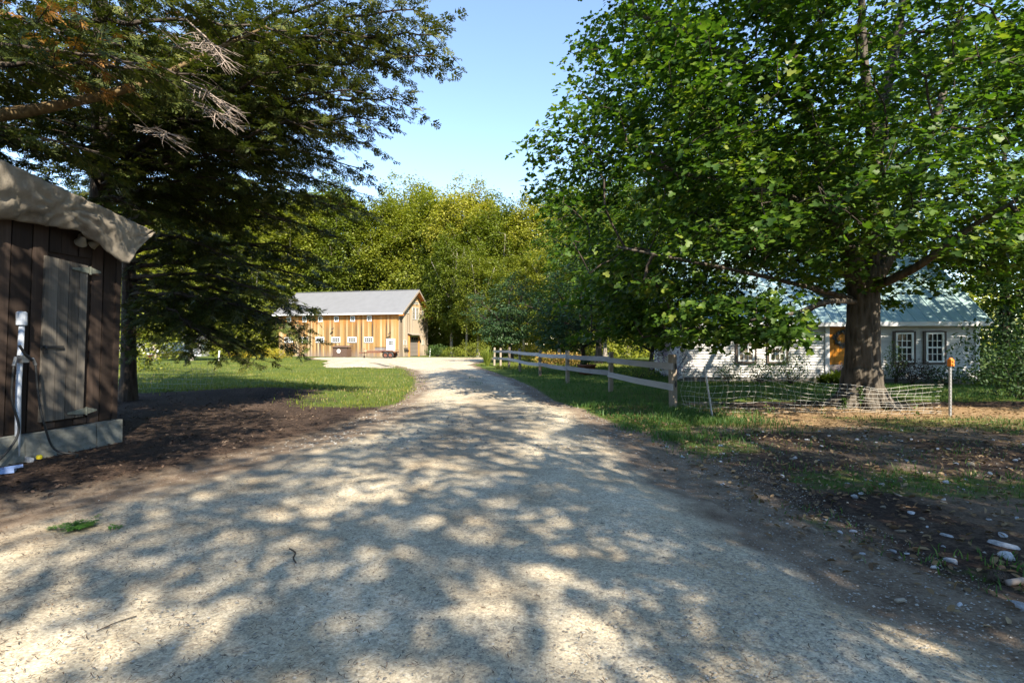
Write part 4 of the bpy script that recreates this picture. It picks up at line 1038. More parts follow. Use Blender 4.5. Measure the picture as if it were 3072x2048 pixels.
def mkeep(p_, g):                             # thins the crown: a gap for sun on the house, open underside, bare limbs
    w = np.array(p_) + np.array(mb)
    s_ = (20.4 - w[1]) / .891; hx, hz_ = w[0] - .454 * s_, w[2] - .87 * s_
    if 7.3 < hx < 12.8 and -.3 < hz_ < 2.7 and g.random() < .85: return False  # clusters cut along the sun's path so that light reaches the house wall
    if -.9 < p_[0] < 1.9 and 3.6 < p_[2] < 11 and p_[1] < 1.0 and g.random() < .55: return False
    if p_[2] > 13: return g.random() < .55
    if p_[2] < 2.0 and p_[0] > -2.0: return False
    if p_[2] < 3.4 and p_[0] > -2.6: return g.random() < .5
    return True
maple = broadleaf('maple_tree', mb, mlimbs, ells, 3100, 33, .50, .122, 'maple', M['leaf_maple'], M['bark'], 11, zmin=1.35, gap=.30, flat_=.13, label='large spreading maple with thick forked trunk before the house', keep=mkeep)
# root flare
rf_ = MB()
for k in range(9):
    a = 2 * math.pi * k / 9 + .2; r_ = random.uniform(.75, 1.15)
    rf_.tube([(math.cos(a) * .28, math.sin(a) * .28, .55), (math.cos(a) * .48, math.sin(a) * .48, .14), (math.cos(a) * r_, math.sin(a) * r_, -.08)], [.13, .13, .05], 7)
rf_.build('root_flare', M['bark'], maple, True)

# a second kind of maple: used to the right, behind the house and behind the camera
prot = broadleaf('maple_tree', (18.6, 14.2, gz(18.6, 14.2)), generic_limbs(14.5, .3, 3), [((0, 0, 9), (4.9, 4.9, 5.6)), ((-1.5, -1, 5.2), (3.8, 3.6, 2.6)), ((1.5, 1, 5.6), (3.6, 3.6, 2.6))], 1150, 20, .55, .19, 'oval', M['leaf_maple'], M['bark_dark'], 23, zmin=2.6, gap=.3, label='dark maple at the right edge beside the house')
spots = [(21, 22, 1.0, 1.0, 'maple standing just beyond the right end of the house'), (12.5, 33, 2.1, 1.1, 'maple rising behind the middle of the house roof'), (20, 33, 4.0, 1.15, 'maple rising behind the right half of the house roof'), (6.2, 37, 5.0, 1.0, 'maple behind the left end of the house'),
                  (6.6, -2.6, 3.1, .6, 'small dense maple just behind the viewer at the verge'), (12.2, -2.4, 1.7, .78, 'maple behind the viewer on the stony verge')]
for x, y, a, s, lb in spots:
    c = copy_tree(prot); c.location = (x, y, gz(x, y)); c.rotation_euler.z = a; c.scale = (s, s, s); c['label'] = lb

# airy trees behind the viewer: their shade dapples the driveway
air = broadleaf('ash_tree', (6.2, -4.2, gz(6.2, -4.2)), generic_limbs(15, .28, 13), [((0, 0, 10), (4.6, 4.6, 5.2)), ((-1.2, 1, 6.8), (3.6, 3.4, 2.4))], 400, 17, .5, .19, 'oval', M['leaf_maple'], M['bark_dark'], 43, zmin=4.2, gap=.5, label='airy ash behind the viewer, right of the driveway')
for x, y, a, s, lb in ((1.2, -9.6, 2.0, 1.05, 'airy ash behind the viewer in line with the driveway'), (9.2, -8.0, 4.0, 1.2, 'tall airy ash farthest behind the viewer')):
    c = copy_tree(air); c.location = (x, y, gz(x, y)); c.rotation_euler.z = a; c.scale = (s, s, s); c['label'] = lb
broadleaf('shade_tree', (-3.5, -.9, gz(-3.5, -.9)), generic_limbs(9.6, .13, 17, .5, 5, .22), [((.6, 1.1, 7.7), (2.7, 2.9, 2.1))], 360, 22, .45, .15, 'oval', M['leaf_maple'], M['bark_dark'], 47, zmin=5.4, gap=.2, label='unseen high-crowned tree added beside the viewer to shade the shed')  # added out of view so that its crown throws shade on the shed

# low dark apple trees behind the rail fence
ap = broadleaf('apple_tree', (3.6, 26.0, gz(3.6, 26)), generic_limbs(5.6, .17, 9, .22, 6, .5), [((0, 0, 3.4), (2.7, 2.6, 2.1)), ((-1.2, -.3, 2.0), (1.5, 1.5, 1.0))], 420, 26, .38, .14, 'oval', M['leaf_dark'], M['bark_dark'], 31, zmin=.9, gap=.15, label='low dark apple tree directly behind the rail fence')
for x, y, a, s, lb in ((-.1, 41, 1.1, 1.25, 'dark apple tree at the far end of the rail fence'), (6.6, 24.5, 3.0, .9, 'dark apple tree close to the left end of the house')):
    c = copy_tree(ap); c.location = (x, y, gz(x, y)); c.rotation_euler.z = a; c.scale = (s, s, s); c['label'] = lb

# ---------------------------------------------------------------- the wood behind the barn
kinds = []
for k, (h, e) in enumerate(((24, [((0, 0, 15), (5.6, 5.6, 9.2)), ((2.4, -1.5, 10), (4.0, 4.0, 5)), ((-2.2, -1.5, 17), (3.6, 3.6, 5))]), (22, [((0, 0, 13), (5.2, 5.2, 9)), ((-2.5, -1.5, 8.5), (4, 4, 4.6)), ((2, -1, 17), (3.3, 3.3, 4))]), (19, [((0, 0, 11), (4.6, 4.6, 8)), ((1.8, -1.6, 6.5), (3.8, 3.8, 4)), ((-1, 0, 15), (3, 3, 3.4))]))):
    kinds.append((h, e))
row = [  # x, y, kind, scale, turn
    (-6.5, 76, 0, 1.04, .3), (-13, 80, 1, 1.14, 1.2), (-20, 81, 0, 1.02, 2.2), (-27, 80, 1, 1.12, .4), (-34, 79, 0, 1.08, 1.9), (-41, 82, 1, 1.2, 3.0), (-49, 78, 0, 1.05, 4.0), (-58, 80, 1, 1.15, .7), (-67, 77, 0, 1.05, 5.0), (-78, 76, 1, 1.1, 1.0),
    (-1.5, 71, 1, .98, 2.6), (3.5, 70, 0, .88, 4.4), (9.5, 74, 1, 1.1, .2), (17, 76, 0, 1.1, 5.2), (26, 72, 1, 1.2, 3.3), (36, 68, 0, 1.1, 1.5),
    (-17, 88, 1, 1.3, 2.0), (-31, 89, 0, 1.2, .1), (-45, 90, 1, 1.3, 1.6), (-4, 88, 0, 1.1, 3.5),
    (-4.2, 64, 2, .72, .5), (1.4, 60, 2, .66, 2.3), (5.2, 57, 2, .72, 4.1), (-8.2, 70, 2, .85, 1.0), (9.0, 50, 2, .72, .9),
    (-52, 60, 2, .8, 1.1), (-37, 74, 2, .9, 5.2), (-60, 68, 2, .9, 2.9), (-28, 45, 2, .62, 4.9), (-36, 52, 2, .7, 3.9)]
where = ['directly behind the barn roof', 'behind the barn gable', 'behind the ridge of the barn', 'over the left half of the barn', 'left of the barn', 'far left of the barn']
protos = {}
used = {}
for i, (x, y, k, s, a) in enumerate(row):
    px_ = 1536 + F * x / y
    zone = 'at the far left edge of the wood' if px_ < 350 else 'seen through the hemlock boughs' if px_ < 900 else 'over the barn roof' if px_ < 1255 else 'right of the barn gable' if px_ < 1420 else 'behind the rail fence' if px_ < 1700 else 'behind the big maple'
    nm = ('tall rounded', 'broad yellow-green', 'small bushy')[k]; depth = 'front row' if y < 72 else 'middle row' if y < 84 else 'rearmost row'
    lb = '%s woodland tree %s, %s' % (nm, zone, depth)
    used[lb] = used.get(lb, 0) + 1
    if used[lb] > 1: lb += ', %s one' % ('', 'next', 'third', 'fourth', 'fifth', 'sixth')[used[lb] - 1]
    if k not in protos:
        h, e = kinds[k]
        t = broadleaf('woodland_tree', (x, y, gz(x, y)), generic_limbs(h, .34, 40 + k, .28, 6, .22), e, (900, 820, 620)[k], 58, (1.0, 1.0, .85)[k], (.34, .33, .29)[k], 'quad', M['leaf_wood'], M['bark_grey'], 60 + k, zmin=(1.6, 1.2, .5)[k], gap=.10, flat_=.42, label=lb, group='trees of the wood behind the barn', tr_n=4, shell=.62, droop=.5, tilt=.6)
        protos[k] = t
    else: t = copy_tree(protos[k]); t['label'] = lb
    t.location = (x, y, gz(x, y)); t.rotation_euler.z = a; t.scale = (s, s, s * (.96 + .08 * random.random()))

def leaf_mass(name, path, depth, hmax, n, size, matn, label, seed, hvar=.35, hs_=6.0):
    g = np.random.default_rng(seed); path = np.array(path, float); seg = np.linalg.norm(np.diff(path, axis=0), axis=1); cum = np.concatenate([[0], np.cumsum(seg)])
    t = g.uniform(0, cum[-1], n); x = np.interp(t, cum, path[:, 0]); y = np.interp(t, cum, path[:, 1]) + g.uniform(0, depth, n)
    top = hmax * (1 - hvar * .5 + hvar * vnoise(t, y, hs_, seed)) * (1 + .25 * vnoise(t, y, hs_ * .3, seed + 1)); z_ = top * g.random(n) ** 1.15
    p_ = np.stack([x, y, gh(x, y) + z_], 1); p_ += .6 * np.stack([vnoise(x, z_, 1.5, seed + 2), vnoise(y, z_, 1.5, seed + 3), 0 * x], 1)
    o = obj(name, leaves_mesh(name, p_, np.array([[0, -.5, .8]]) + g.normal(0, .6, (n, 3)), g.normal(0, 1, (n, 3)), size * g.uniform(.6, 1.3, n), 'quad', M[matn])); return tag(o, label, 'undergrowth', kind='stuff')
leaf_mass('undergrowth', [(-95, 70), (-60, 72), (-34, 76), (-8, 73), (-3, 66), (4, 60), (10, 56), (22, 62), (40, 60)], 5, 5.6, 62000, .36, 'leaf_wood', 'leafy undergrowth along the foot of the wood', 5)
leaf_mass('distant_wood', [(-190, 95), (-60, 98), (60, 98), (190, 95)], 14, 15, 60000, 1.15, 'leaf_wood', 'far mass of trees closing the view behind the wood', 6)
leaf_mass('undergrowth', [(-19, 75), (-3, 75)], 6, 9, 22000, .36, 'leaf_wood', 'taller undergrowth right behind the barn gable', 15)
leaf_mass('distant_wood', [(-120, -62), (0, -70), (120, -62)], 10, 13, 26000, 1.3, 'leaf_dark', 'unseen mass of trees added behind the viewer for window reflections and shade', 16)  # added out of view: darkens the window reflections and the shade
leaf_mass('thicket', [(19.5, 19.5), (23, 17), (30, 18), (50, 30)], 5, 5.2, 30000, .24, 'leaf_dark', 'dark thicket beyond the right end of the house', 7)
leaf_mass('thicket', [(-70, 50), (-42, 62), (-34, 70)], 5, 6, 12000, .34, 'leaf_wood', 'sunlit thicket behind the hemlock boughs', 8)
leaf_mass('thicket', [(-36, 20), (-22, 24), (-19, 26.5)], 3, 5, 9000, .2, 'leaf_wood', 'leafy thicket left of the hemlock trunk', 9)

# bare pale tree standing before the wood
bt = empty('bare_tree', (-5.9, 67.0, gz(-5.9, 67)), 0, label='leafless pale tree right of the barn against the wood', cat='tree')
bl = [([(0, 0, -.3), (.1, 0, 5), (0, .1, 9), (.3, 0, 12)], .2, .07)]
g_ = random.Random(4)
for i in range(26):
    z0 = 4 + 8 * i / 26; a = g_.uniform(0, 6.28); L_ = (1 - (z0 - 4) / 14) * g_.uniform(2.2, 4.2)
    s_ = Vector((.12, .05, z0)); e_ = s_ + Vector((math.cos(a) * L_ * .7, math.sin(a) * L_ * .7, L_ * .9)); bl.append(([s_, (s_ + e_) / 2 + Vector((0, 0, -.2)), e_], .06, .015))
    for q in range(4):
        t = g_.uniform(.4, .95); p0 = s_ + (e_ - s_) * t; d_ = Vector((g_.gauss(0, 1), g_.gauss(0, 1), g_.uniform(.3, 1.3))).normalized() * g_.uniform(.7, 1.5); bl.append(([p0, p0 + d_ * .5, p0 + d_ + Vector((0, 0, .1))], .025, .01))
limb_mesh(bl[:1], 'trunk', M['bark_grey'], bt, 8); [limb_mesh(bl[1 + 5 * i:6 + 5 * i], 'branch', M['bark_grey'], bt, 4) for i in range(26)]

# ---------------------------------------------------------------- hemlocks on the left
def spray_template():
    v = []; f = []; r_ = random.Random(12)
    def lance(x0, y0, x1, y1, w, z0=0, z1=0):
        d = np.array([x1 - x0, y1 - y0]); L_ = np.linalg.norm(d); d /= L_; nrm = np.array([-d[1], d[0]]) * w
        m_ = np.array([x0, y0]) + d * L_ * .5; i = len(v)
        m_ = np.array([x0, y0]) + d * L_ * .22; zm = z0 + (z1 - z0) * .22
        v.extend([(m_[0] + nrm[0] * 1.3, m_[1] + nrm[1] * 1.3, zm), (x1, y1, z1), (m_[0] - nrm[0] * 1.3, m_[1] - nrm[1] * 1.3, zm)]); f.append((i, i + 1, i + 2))
    lance(0, 0, .04, 1.0, .045, 0, -.10)
    for k in range(6):
        for s_ in (-1, 1):
            y = .05 + .14 * k + r_.uniform(-.04, .05); L_ = (.42 * (1 - .65 * k / 6) + .06) * r_.uniform(.6, 1.25); q = r_.uniform(.45, .85)
            x1, y1 = s_ * L_ * .78, y + L_ * q; zz_ = r_.uniform(-.12, .06)
            lance(0, y, x1, y1, .048, -.1 * y, -.1 * y - .12 * L_ + zz_)
            if k < 5:
                for w in range(2): a_ = r_.uniform(.3, .8); lance(x1 * a_, y + (y1 - y) * a_, x1 * a_ + s_ * r_.uniform(-.05, .14), y + (y1 - y) * a_ + r_.uniform(.1, .2), .036, -.1 * y, -.1 * y + r_.uniform(-.1, .04))
    return np.array(v), np.array(f)
ST, SF = spray_template()
def sprays_mesh(name, p_, d, up, size, mat):
    d = unit(d); u = up - d * (up * d).sum(1, keepdims=True); u = unit(u); s_ = np.cross(d, u)
    jx = (rng.uniform(.6, 1.25, len(p_)) * np.where(rng.random(len(p_)) < .5, -1, 1))[:, None, None]; V = p_[:, None] + size[:, None, None] * (jx * ST[None, :, 0, None] * s_[:, None] + ST[None, :, 1, None] * d[:, None] + ST[None, :, 2, None] * u[:, None])
    return np_mesh(name, V.reshape(-1, 3), [((np.arange(len(p_)) * len(ST))[:, None, None] + SF[None]).reshape(-1, 3)], mat)
def hemlock(base_pt, h, r0, branches, seed, label, dead=(), dens=1.0, barkm='bark_dark', ssize=.28):
    """branches: (start height, end point relative to base, foliage from fraction)"""
    g = np.random.default_rng(seed); root = empty('hemlock_tree', base_pt, 0, label=label, cat='tree', group='hemlocks beside the shed')
    limb_mesh([([(0, 0, -.3), (.02, 0, h * .3), (.0, .05, h * .65), (0, 0, h)], r0, .03), ([(0, 0, -.3), (0, 0, 0), (0, 0, .6)], r0 * 1.35, r0 * .98)], 'trunk', M[barkm], root, 12)
    A, B, ra, rb = [], [], [], []; SP, SD, SU = [], [], []
    for (z0, end, f0) in branches:
        s_ = np.array([0, 0, z0]); e = np.array(end, float); L_ = np.linalg.norm(e - s_)
        m_ = (s_ + e) / 2 + np.array([0, 0, .10 * L_]) + g.normal(0, .12, 3); n = max(6, int(L_ / .22))
        t = np.linspace(0, 1, n + 1)[:, None]; path = (1 - t) ** 2 * s_ + 2 * t * (1 - t) * m_ + t * t * e
        path[:, 2] -= .35 * (t[:, 0] ** 3) * .5; path[1:-1] += g.normal(0, .025, (n - 1, 3))
        rr = .012 + .011 * L_ * (1 - t[:, 0]) ** 1.1
        A.append(path[:-1]); B.append(path[1:]); ra.append(rr[:-1]); rb.append(rr[1:])
        hd = unit((e - s_)[None])[0]; sd_ = np.cross(hd, [0, 0, 1.0]); sd_ /= np.linalg.norm(sd_) + 1e-9
        dist = 0
        for i in range(1, n + 1):
            tt = i / n
            if tt < f0: continue
            for sgn in (-1, 1):
                if g.random() > (.93 if z0 > 4.6 else .62) * dens: continue
                l2 = min(1.55, .34 * L_) * (.30 + .9 * (1 - tt)) * min(1, (tt - f0 + .12) / .2) * g.uniform(.65, 1.2) + .18
                d2 = sd_ * sgn * g.uniform(.7, 1.0) + hd * g.uniform(.45, .95) + np.array([0, 0, g.uniform(-.35, .08)]); d2 /= np.linalg.norm(d2)
                k = max(1, int(l2 / .21)); q0 = path[i]; q1 = q0 + d2 * l2 + np.array([0, 0, -.16 * l2 * l2])
                A.append(q0[None]); B.append(q1[None]); ra.append(np.array([.009])); rb.append(np.array([.003]))
                sid = np.cross(d2, [0, 0, 1.0]); sid /= np.linalg.norm(sid) + 1e-9
                for j in range(1, k + 1):
                    w = j / k; q = q0 + (q1 - q0) * w
                    for s3 in ((0,) if j == k else (-1, 1)):
                        dd = d2 + sid * s3 * g.uniform(.5, 1.0) + g.normal(0, .26, 3) + np.array([0, 0, -.2])
                        SP.append(q); SD.append(dd); SU.append(np.array([0, 0, 1.0]) + g.normal(0, .45, 3))
        SP.append(path[-1]); SD.append(hd); SU.append(np.array([0, 0, 1.]))
    cat_ = lambda a: np.concatenate(a)
    obj('branches', frusta('branches', cat_(A), cat_(B), cat_(ra), cat_(rb), 5, M['bark_dark']), root)['kind'] = 'stuff'
    SP, SD, SU = np.array(SP), np.array(SD), np.array(SU); size = ssize * g.uniform(.65, 1.25, len(SP))
    dd = vnoise(SP[:, 0] * 1.0 + SP[:, 2], SP[:, 1] + SP[:, 2] * .5, .9, seed + 3) > .80
    o = obj('foliage', sprays_mesh('foliage', SP[~dd], SD[~dd], SU[~dd], size[~dd], M['needle']), root); o['kind'] = 'stuff'
    if dd.any(): o = obj('withered_foliage', sprays_mesh('withered_foliage', SP[dd], SD[dd], SU[dd], size[dd] * .85, M['needle_dead']), root); o['kind'] = 'stuff'
    if dead:
        b = MB(); rr_ = random.Random(seed)
        for a, e in dead:
            a, e = Vector(a), Vector(e); b.tube([a, (a + e) / 2 + Vector((0, 0, .05)), e], [.016, .012, .004], 5)
            for q in range(16):
                t = .25 + .75 * q / 16; p0 = a + (e - a) * t; s2 = (e - a).cross(Vector((0, 0, 1))).normalized() * (1 if q % 2 else -1)
                d_ = ((e - a).normalized() * .8 + s2 * .7 + Vector((rr_.gauss(0, .2), rr_.gauss(0, .2), rr_.gauss(-.1, .2)))).normalized() * (.5 * (1.15 - t) + .12)
                b.tube([p0, p0 + d_ * .5, p0 + d_ + Vector((0, 0, -.03))], [.006, .005, .002], 4)
                for w in range(3): p1 = p0 + d_ * (.3 + .25 * w); e1 = (d_.normalized() + Vector((rr_.gauss(0, .6), rr_.gauss(0, .6), rr_.gauss(0, .4)))).normalized() * .14; b.tube([p1, p1 + e1], [.004, .0015], 3)
        b.build('dead_twigs', M['twig_dead'], root)
    return root
def whorls(z0, z1, n, lf, seed, az=None, f0=.12, droop=-.06):
    g = random.Random(seed); out = []
    for i in range(n):
        t = (i + g.random()) / n; z_ = z0 + (z1 - z0) * t; a = i * 2.399 + g.uniform(-.3, .3)
        if az is not None: a = az[0] + (az[1] - az[0]) * g.random()
        L_ = lf(t) * g.uniform(.75, 1.1); out.append((z_, (math.cos(a) * L_, math.sin(a) * L_, z_ + L_ * (droop + g.uniform(-.1, .12))), f0))
    return out
# the one whose trunk shows right of the shed
ha = G(385, 1200); hb = Vector((ha.x, ha.y, gz(ha.x, ha.y)))
def rel(b0, px, py, Y_): v = P(px, py, Y_) - b0; return (v.x, v.y, v.z)
brA = [(7.6, rel(hb, 1090, 405, 11.5), .2), (6.6, rel(hb, 1068, 480, 12), .2), (6.0, rel(hb, 1040, 545, 12.3), .2), (5.4, rel(hb, 1088, 615, 12.6), .2), (4.6, rel(hb, 1010, 690, 12.8), .2), (3.9, rel(hb, 960, 770, 13), .15), (3.5, rel(hb, 990, 835, 13.2), .15), (3.0, rel(hb, 955, 915, 13.3), .15), (2.7, rel(hb, 920, 985, 12.8), .15), (2.5, rel(hb, 770, 1050, 12.2), .15), (2.4, rel(hb, 690, 1040, 11.6), .15), (2.8, rel(hb, 850, 935, 12), .12), (3.2, rel(hb, 800, 860, 11.4), .12), (3.6, rel(hb, 880, 720, 11.6), .12), (2.6, rel(hb, 620, 1000, 11.2), .15), (2.3, rel(hb, 560, 1000, 12.8), .2), (2.9, rel(hb, 900, 1030, 14.6), .2), (3.2, rel(hb, 870, 960, 15.5), .2),
       (5.2, rel(hb, 900, 560, 11), .15), (6.2, rel(hb, 940, 440, 11), .15), (7.2, rel(hb, 980, 330, 11), .15), (8.4, rel(hb, 1010, 200, 11.2), .15), (4.2, rel(hb, 700, 760, 10.8), .12), (4.8, rel(hb, 640, 640, 10.8), .12)]
brA += whorls(3.0, 15, 36, lambda t: 4.6 - 3.2 * t, 3)
hemlock(hb, 17, .21, brA, 5, 'hemlock whose dark straight trunk stands right of the shed')
# the one close behind the shed, reaching far over the driveway
hc = Vector((-8.0, 10.0, gz(-8.0, 10.0)))
brC = [(5.6, rel(hc, 1325, 70, 9.6), .2), (6.2, rel(hc, 1240, 0, 9.2), .2), (5.2, rel(hc, 1290, 140, 9.4), .2), (5.0, rel(hc, 1205, 275, 9.8), .2), (4.8, rel(hc, 1130, 330, 10.2), .2), (6.6, rel(hc, 1180, 120, 10), .2), (4.7, rel(hc, 1050, 240, 9.0), .15), (4.5, rel(hc, 960, 330, 8.8), .15), (4.6, rel(hc, 900, 160, 8.2), .15), (4.3, rel(hc, 820, 420, 8.8), .15), (5.4, rel(hc, 1010, 60, 8.6), .15), (4.1, rel(hc, 760, 520, 9.4), .15), (4.4, rel(hc, 640, 300, 7.8), .15), (4.6, rel(hc, 500, 180, 7.4), .15), (5.0, rel(hc, 740, 60, 7.6), .15), (4.0, rel(hc, 520, 470, 8.4), .12), (5.6, rel(hc, 330, 60, 7.4), .12), (6.0, rel(hc, 1150, -60, 9), .15), (4.2, rel(hc, 420, 600, 8.6), .2), (4.4, rel(hc, 220, 330, 7.8), .12)]
brC += whorls(4.2, 14, 28, lambda t: 4.4 - 2.6 * t, 8)
deadC = [(rel(hc, 560, 60, 7.4), rel(hc, 680, 190, 7.0)), (rel(hc, 500, 150, 7.6), rel(hc, 640, 130, 7.0)), (rel(hc, 540, 240, 7.2), rel(hc, 700, 330, 6.9)), (rel(hc, 560, 300, 7.4), rel(hc, 690, 360, 7.0)), (rel(hc, 430, 390, 7.4), rel(hc, 510, 400, 7.0))]
hemlock(hc, 16, .24, brC, 15, 'hemlock standing close behind the shed with boughs over the driveway', dead=deadC)
# the one left of the shed whose warm brown limb crosses the upper left
hd_ = Vector((-10.4, 6.2, gz(-10.4, 6.2)))
brD = [(4.2, rel(hd_, 620, 190, 7.2), .45), (4.4, rel(hd_, 860, 60, 8.0), .4), (5.0, rel(hd_, 300, 60, 6.6), .3), (4.6, rel(hd_, 420, 150, 6.4), .35), (4.0, rel(hd_, 300, 420, 7.0), .4), (5.6, rel(hd_, 560, -60, 7.0), .3), (4.6, rel(hd_, 160, 160, 6.2), .3), (4.2, rel(hd_, 120, 400, 6.8), .4)]
brD += whorls(4.8, 14, 22, lambda t: 4.4 - 2.6 * t, 18)
hemlock(hd_, 16, .26, brD, 25, 'hemlock left of the shed with a warm brown limb over its roof', barkm='bark_warm')
lim = MB(); lp = smooth_path([hd_ + Vector((0, 0, 4.0)), P(-150, 365, 6.6), P(0, 345, 6.7), P(180, 315, 6.9), P(420, 255, 7.1), P(560, 190, 7.4), P(800, 80, 8)], 8)
lim.tube([v - hd_ for v in lp], np.linspace(.115, .015, len(lp)).tolist(), 10)
dR = [o for o in COL.objects if o.name.startswith('hemlock_tree')][-1]
lim.build('limb', M['bark_warm'], dR, True)

# ---------------------------------------------------------------- shrubs, hostas, weeds
def bush(name, x, y, r, h, n, lsize, matn, label, cat='shrub', seed=1, z0=None, group=None, kind='oval', stems=9, zmin=.15):
    g = np.random.default_rng(seed); z0 = gz(x, y) if z0 is None else z0
    root = empty(name, (x, y, z0), 0, label=label, cat=cat, group=group)
    d = unit(g.normal(size=(n, 3))); rr = .35 + .65 * g.random(n) ** .6; lump = 1 + .22 * np.sin(d[:, 0] * 6 + seed) * np.sin(d[:, 2] * 5 + seed * 2)
    p_ = d * (rr * lump)[:, None] * np.array([r, r, h * .55]) + np.array([0, 0, h * .5]); p_ = p_[p_[:, 2] > zmin * h]
    nr = d[:len(p_)] + np.array([0, 0, .8]) + g.normal(0, .6, (len(p_), 3)); tp_ = g.normal(0, 1, (len(p_), 3))
    o = obj('foliage', leaves_mesh('foliage', p_, nr, tp_, lsize * g.uniform(.6, 1.3, len(p_)), kind, M[matn]), root); o['kind'] = 'stuff'
    b = MB(); rr_ = random.Random(seed)
    for k in range(stems):
        q = p_[rr_.randrange(len(p_))]; b.tube([(rr_.uniform(-.06, .06), rr_.uniform(-.06, .06), -.05), (q[0] * .45, q[1] * .45, q[2] * .55), tuple(q)], [.016, .011, .004], 4)
    b.build('stem', M['bark_dark'], root)
    return root
def hfront(px_, off=.7):
    s = hs(px_); v = HO + Matrix.Rotation(hth, 3, 'Z') @ Vector((s, -off, 0)); return v.x, v.y
for px_, off, r, h, n, ls, mt, lb, sd2 in ((2345, .9, .75, 1.15, 900, .075, 'leaf_shrub', 'loose twiggy shrub under the left house window', 1), (2262, .8, .5, .9, 700, .07, 'leaf_dark', 'small dark round shrub left of the twiggy one', 2), (2170, .8, .6, .8, 600, .07, 'leaf_dark', 'dark shrub at the far left of the house front', 3), (2700, .8, .7, .95, 1100, .065, 'leaf_red', 'dark reddish shrub under the right house windows', 4), (2790, .8, .8, .7, 1000, .07, 'leaf_dark', 'low dark shrub between reddish shrub and hostas', 5), (2655, .7, .4, 1.5, 500, .08, 'leaf_shrub', 'tall thin leafy plant right of the maple trunk', 6), (2890, .8, .6, .6, 600, .07, 'leaf_shrub', 'low shrub by the right corner of the house', 7)):
    x, y = hfront(px_, off); bush('garden_shrub', x, y, r, h, n, ls, mt, lb, seed=sd2, group='shrubs along the house wall')
bush('bush', 12.3, 11.8, 1.3, 1.7, 2600, .1, 'leaf_dark', 'dense dark bush at the right edge beside the verge', 'bush', 91)
bush('bush', 13.4, 13.6, 1.4, 2.4, 2600, .1, 'leaf_dark', 'taller dark bush behind the dense one at the right edge', 'bush', 92)
x, y = hfront(2505, .6); bush('lavender_plant', x, y, .42, .75, 700, .05, 'leaf_purple', 'purple flowering plant at the foot of the orange door', 'plant', 8)
def fountain(name, x, y, n, L_, w, matn, label, cat='plant', seed=1, spread=.8):
    rr_ = random.Random(seed); z0 = gz(x, y); root = empty(name, (x, y, z0), 0, label=label, cat=cat); b = MB()
    for i in range(n):
        a = rr_.uniform(0, 6.283); l = L_ * rr_.uniform(.6, 1.1); sp_ = spread * rr_.uniform(.3, 1.1); w_ = w * rr_.uniform(.6, 1.2); dx, dy = math.cos(a), math.sin(a)
        px0, py0 = rr_.uniform(-.1, .1), rr_.uniform(-.1, .1); pts_ = [Vector((px0 + dx * sp_ * l * t, py0 + dy * sp_ * l * t, l * (t * 1.0 - .55 * sp_ * t * t * 1.4))) for t in (0, .35, .7, 1)]
        sdv = Vector((-dy, dx, 0)); vs_ = []
        for p0, k in zip(pts_, (.35, 1, .8, .05)): vs_ += [p0 - sdv * w_ * k, p0 + sdv * w_ * k]
        b.add(vs_, [(0, 1, 3, 2), (2, 3, 5, 4), (4, 5, 7, 6)])
    o = b.build('leaves', M[matn], root, True); o['kind'] = 'stuff'; return root
x, y = hfront(2478, 1.0); fountain('hosta', x, y, 160, .75, .045, 'leaf_hosta', 'yellow-green hosta clump left of the maple trunk', seed=3, spread=1.0)
x, y = hfront(2440, .95); fountain('hosta', x, y, 120, .6, .04, 'leaf_hosta', 'smaller yellow-green hosta further left along the house', seed=4, spread=1.0)
x, y = hfront(2905, 1.2); fountain('day_lily', x, y, 90, .7, .02, 'leaf_hosta', 'tuft of narrow green leaves near the steel post', seed=5)
q_ = G(1462, 1098); fountain('tall_grass_clump', q_.x, q_.y, 150, 1.6, .02, 'leaf_hosta', 'tall yellow-green grass clump at the far fence end', 'grass', 6, .45)
for k, (px_, Y_, r, h, mt, lb) in enumerate(((1650, 33, 1.0, 1.0, 'leaf_orange', 'orange-yellow flower bed shrub behind the fence, left one'), (1715, 32, 1.1, .9, 'leaf_orange', 'orange-yellow flower bed shrub behind the fence, right one'), (1920, 22, 1.0, .8, 'leaf_hosta', 'bright green bush under the maple left of the house'), (1590, 44, 1.6, 1.6, 'leaf_yellow', 'sunlit yellow bush beyond the fence posts'), (830, 50, 1.7, 1.1, 'leaf_yellow', 'bright yellow flowering bush left of the barn'), (720, 52, 1.5, .9, 'leaf_yellow', 'low yellow bush on the lawn further left of the barn'), (520, 50, 1.4, .9, 'leaf_yellow', 'low yellow bush glimpsed right of the hemlock trunk'), (2020, 21, .9, 1.5, 'leaf_purple', 'greyish lilac bush at the left end of the house'), (1310, 62, 1.5, 1.5, 'leaf_shrub', 'green bush right of the barn corner'), (1360, 60, 1.6, 1.3, 'leaf_wood', 'weedy pale bush between barn and fence'), (1420, 56, 1.8, 1.9, 'leaf_wood', 'tall pale bush at the far end of the fence'))):
    x = (px_ - 1536) / F * Y_; bush('bush', x, Y_, r, h, int(900 * r), .13 if Y_ > 30 else .08, mt, lb, 'bush', 20 + k)
x, y = (450 - 1536) / F * 45, 45
tb = MB(); tb.lathe([(.2, 0), (.28, .5), (.3, .52), (.26, .52), (.001, .45)], (0, 0, 0), 14)
pt_ = empty('red_tub', (x, y, gz(x, y)), 0, label='red tub on the lawn right of the shed corner', cat='tub'); M['red'] = flat('red_plastic', (.4, .04, .04), .5)
tb.build('tub', M['red'], pt_, True); hn_ = MB(); hn_.tube([(-.28, 0, .45), (-.2, 0, .75), (.2, 0, .75), (.28, 0, .45)], .012, 6); hn_.build('handle', M['steel'], pt_)
q_ = P(1760, 1130, 24.5); z0 = gz(q_.x, q_.y)
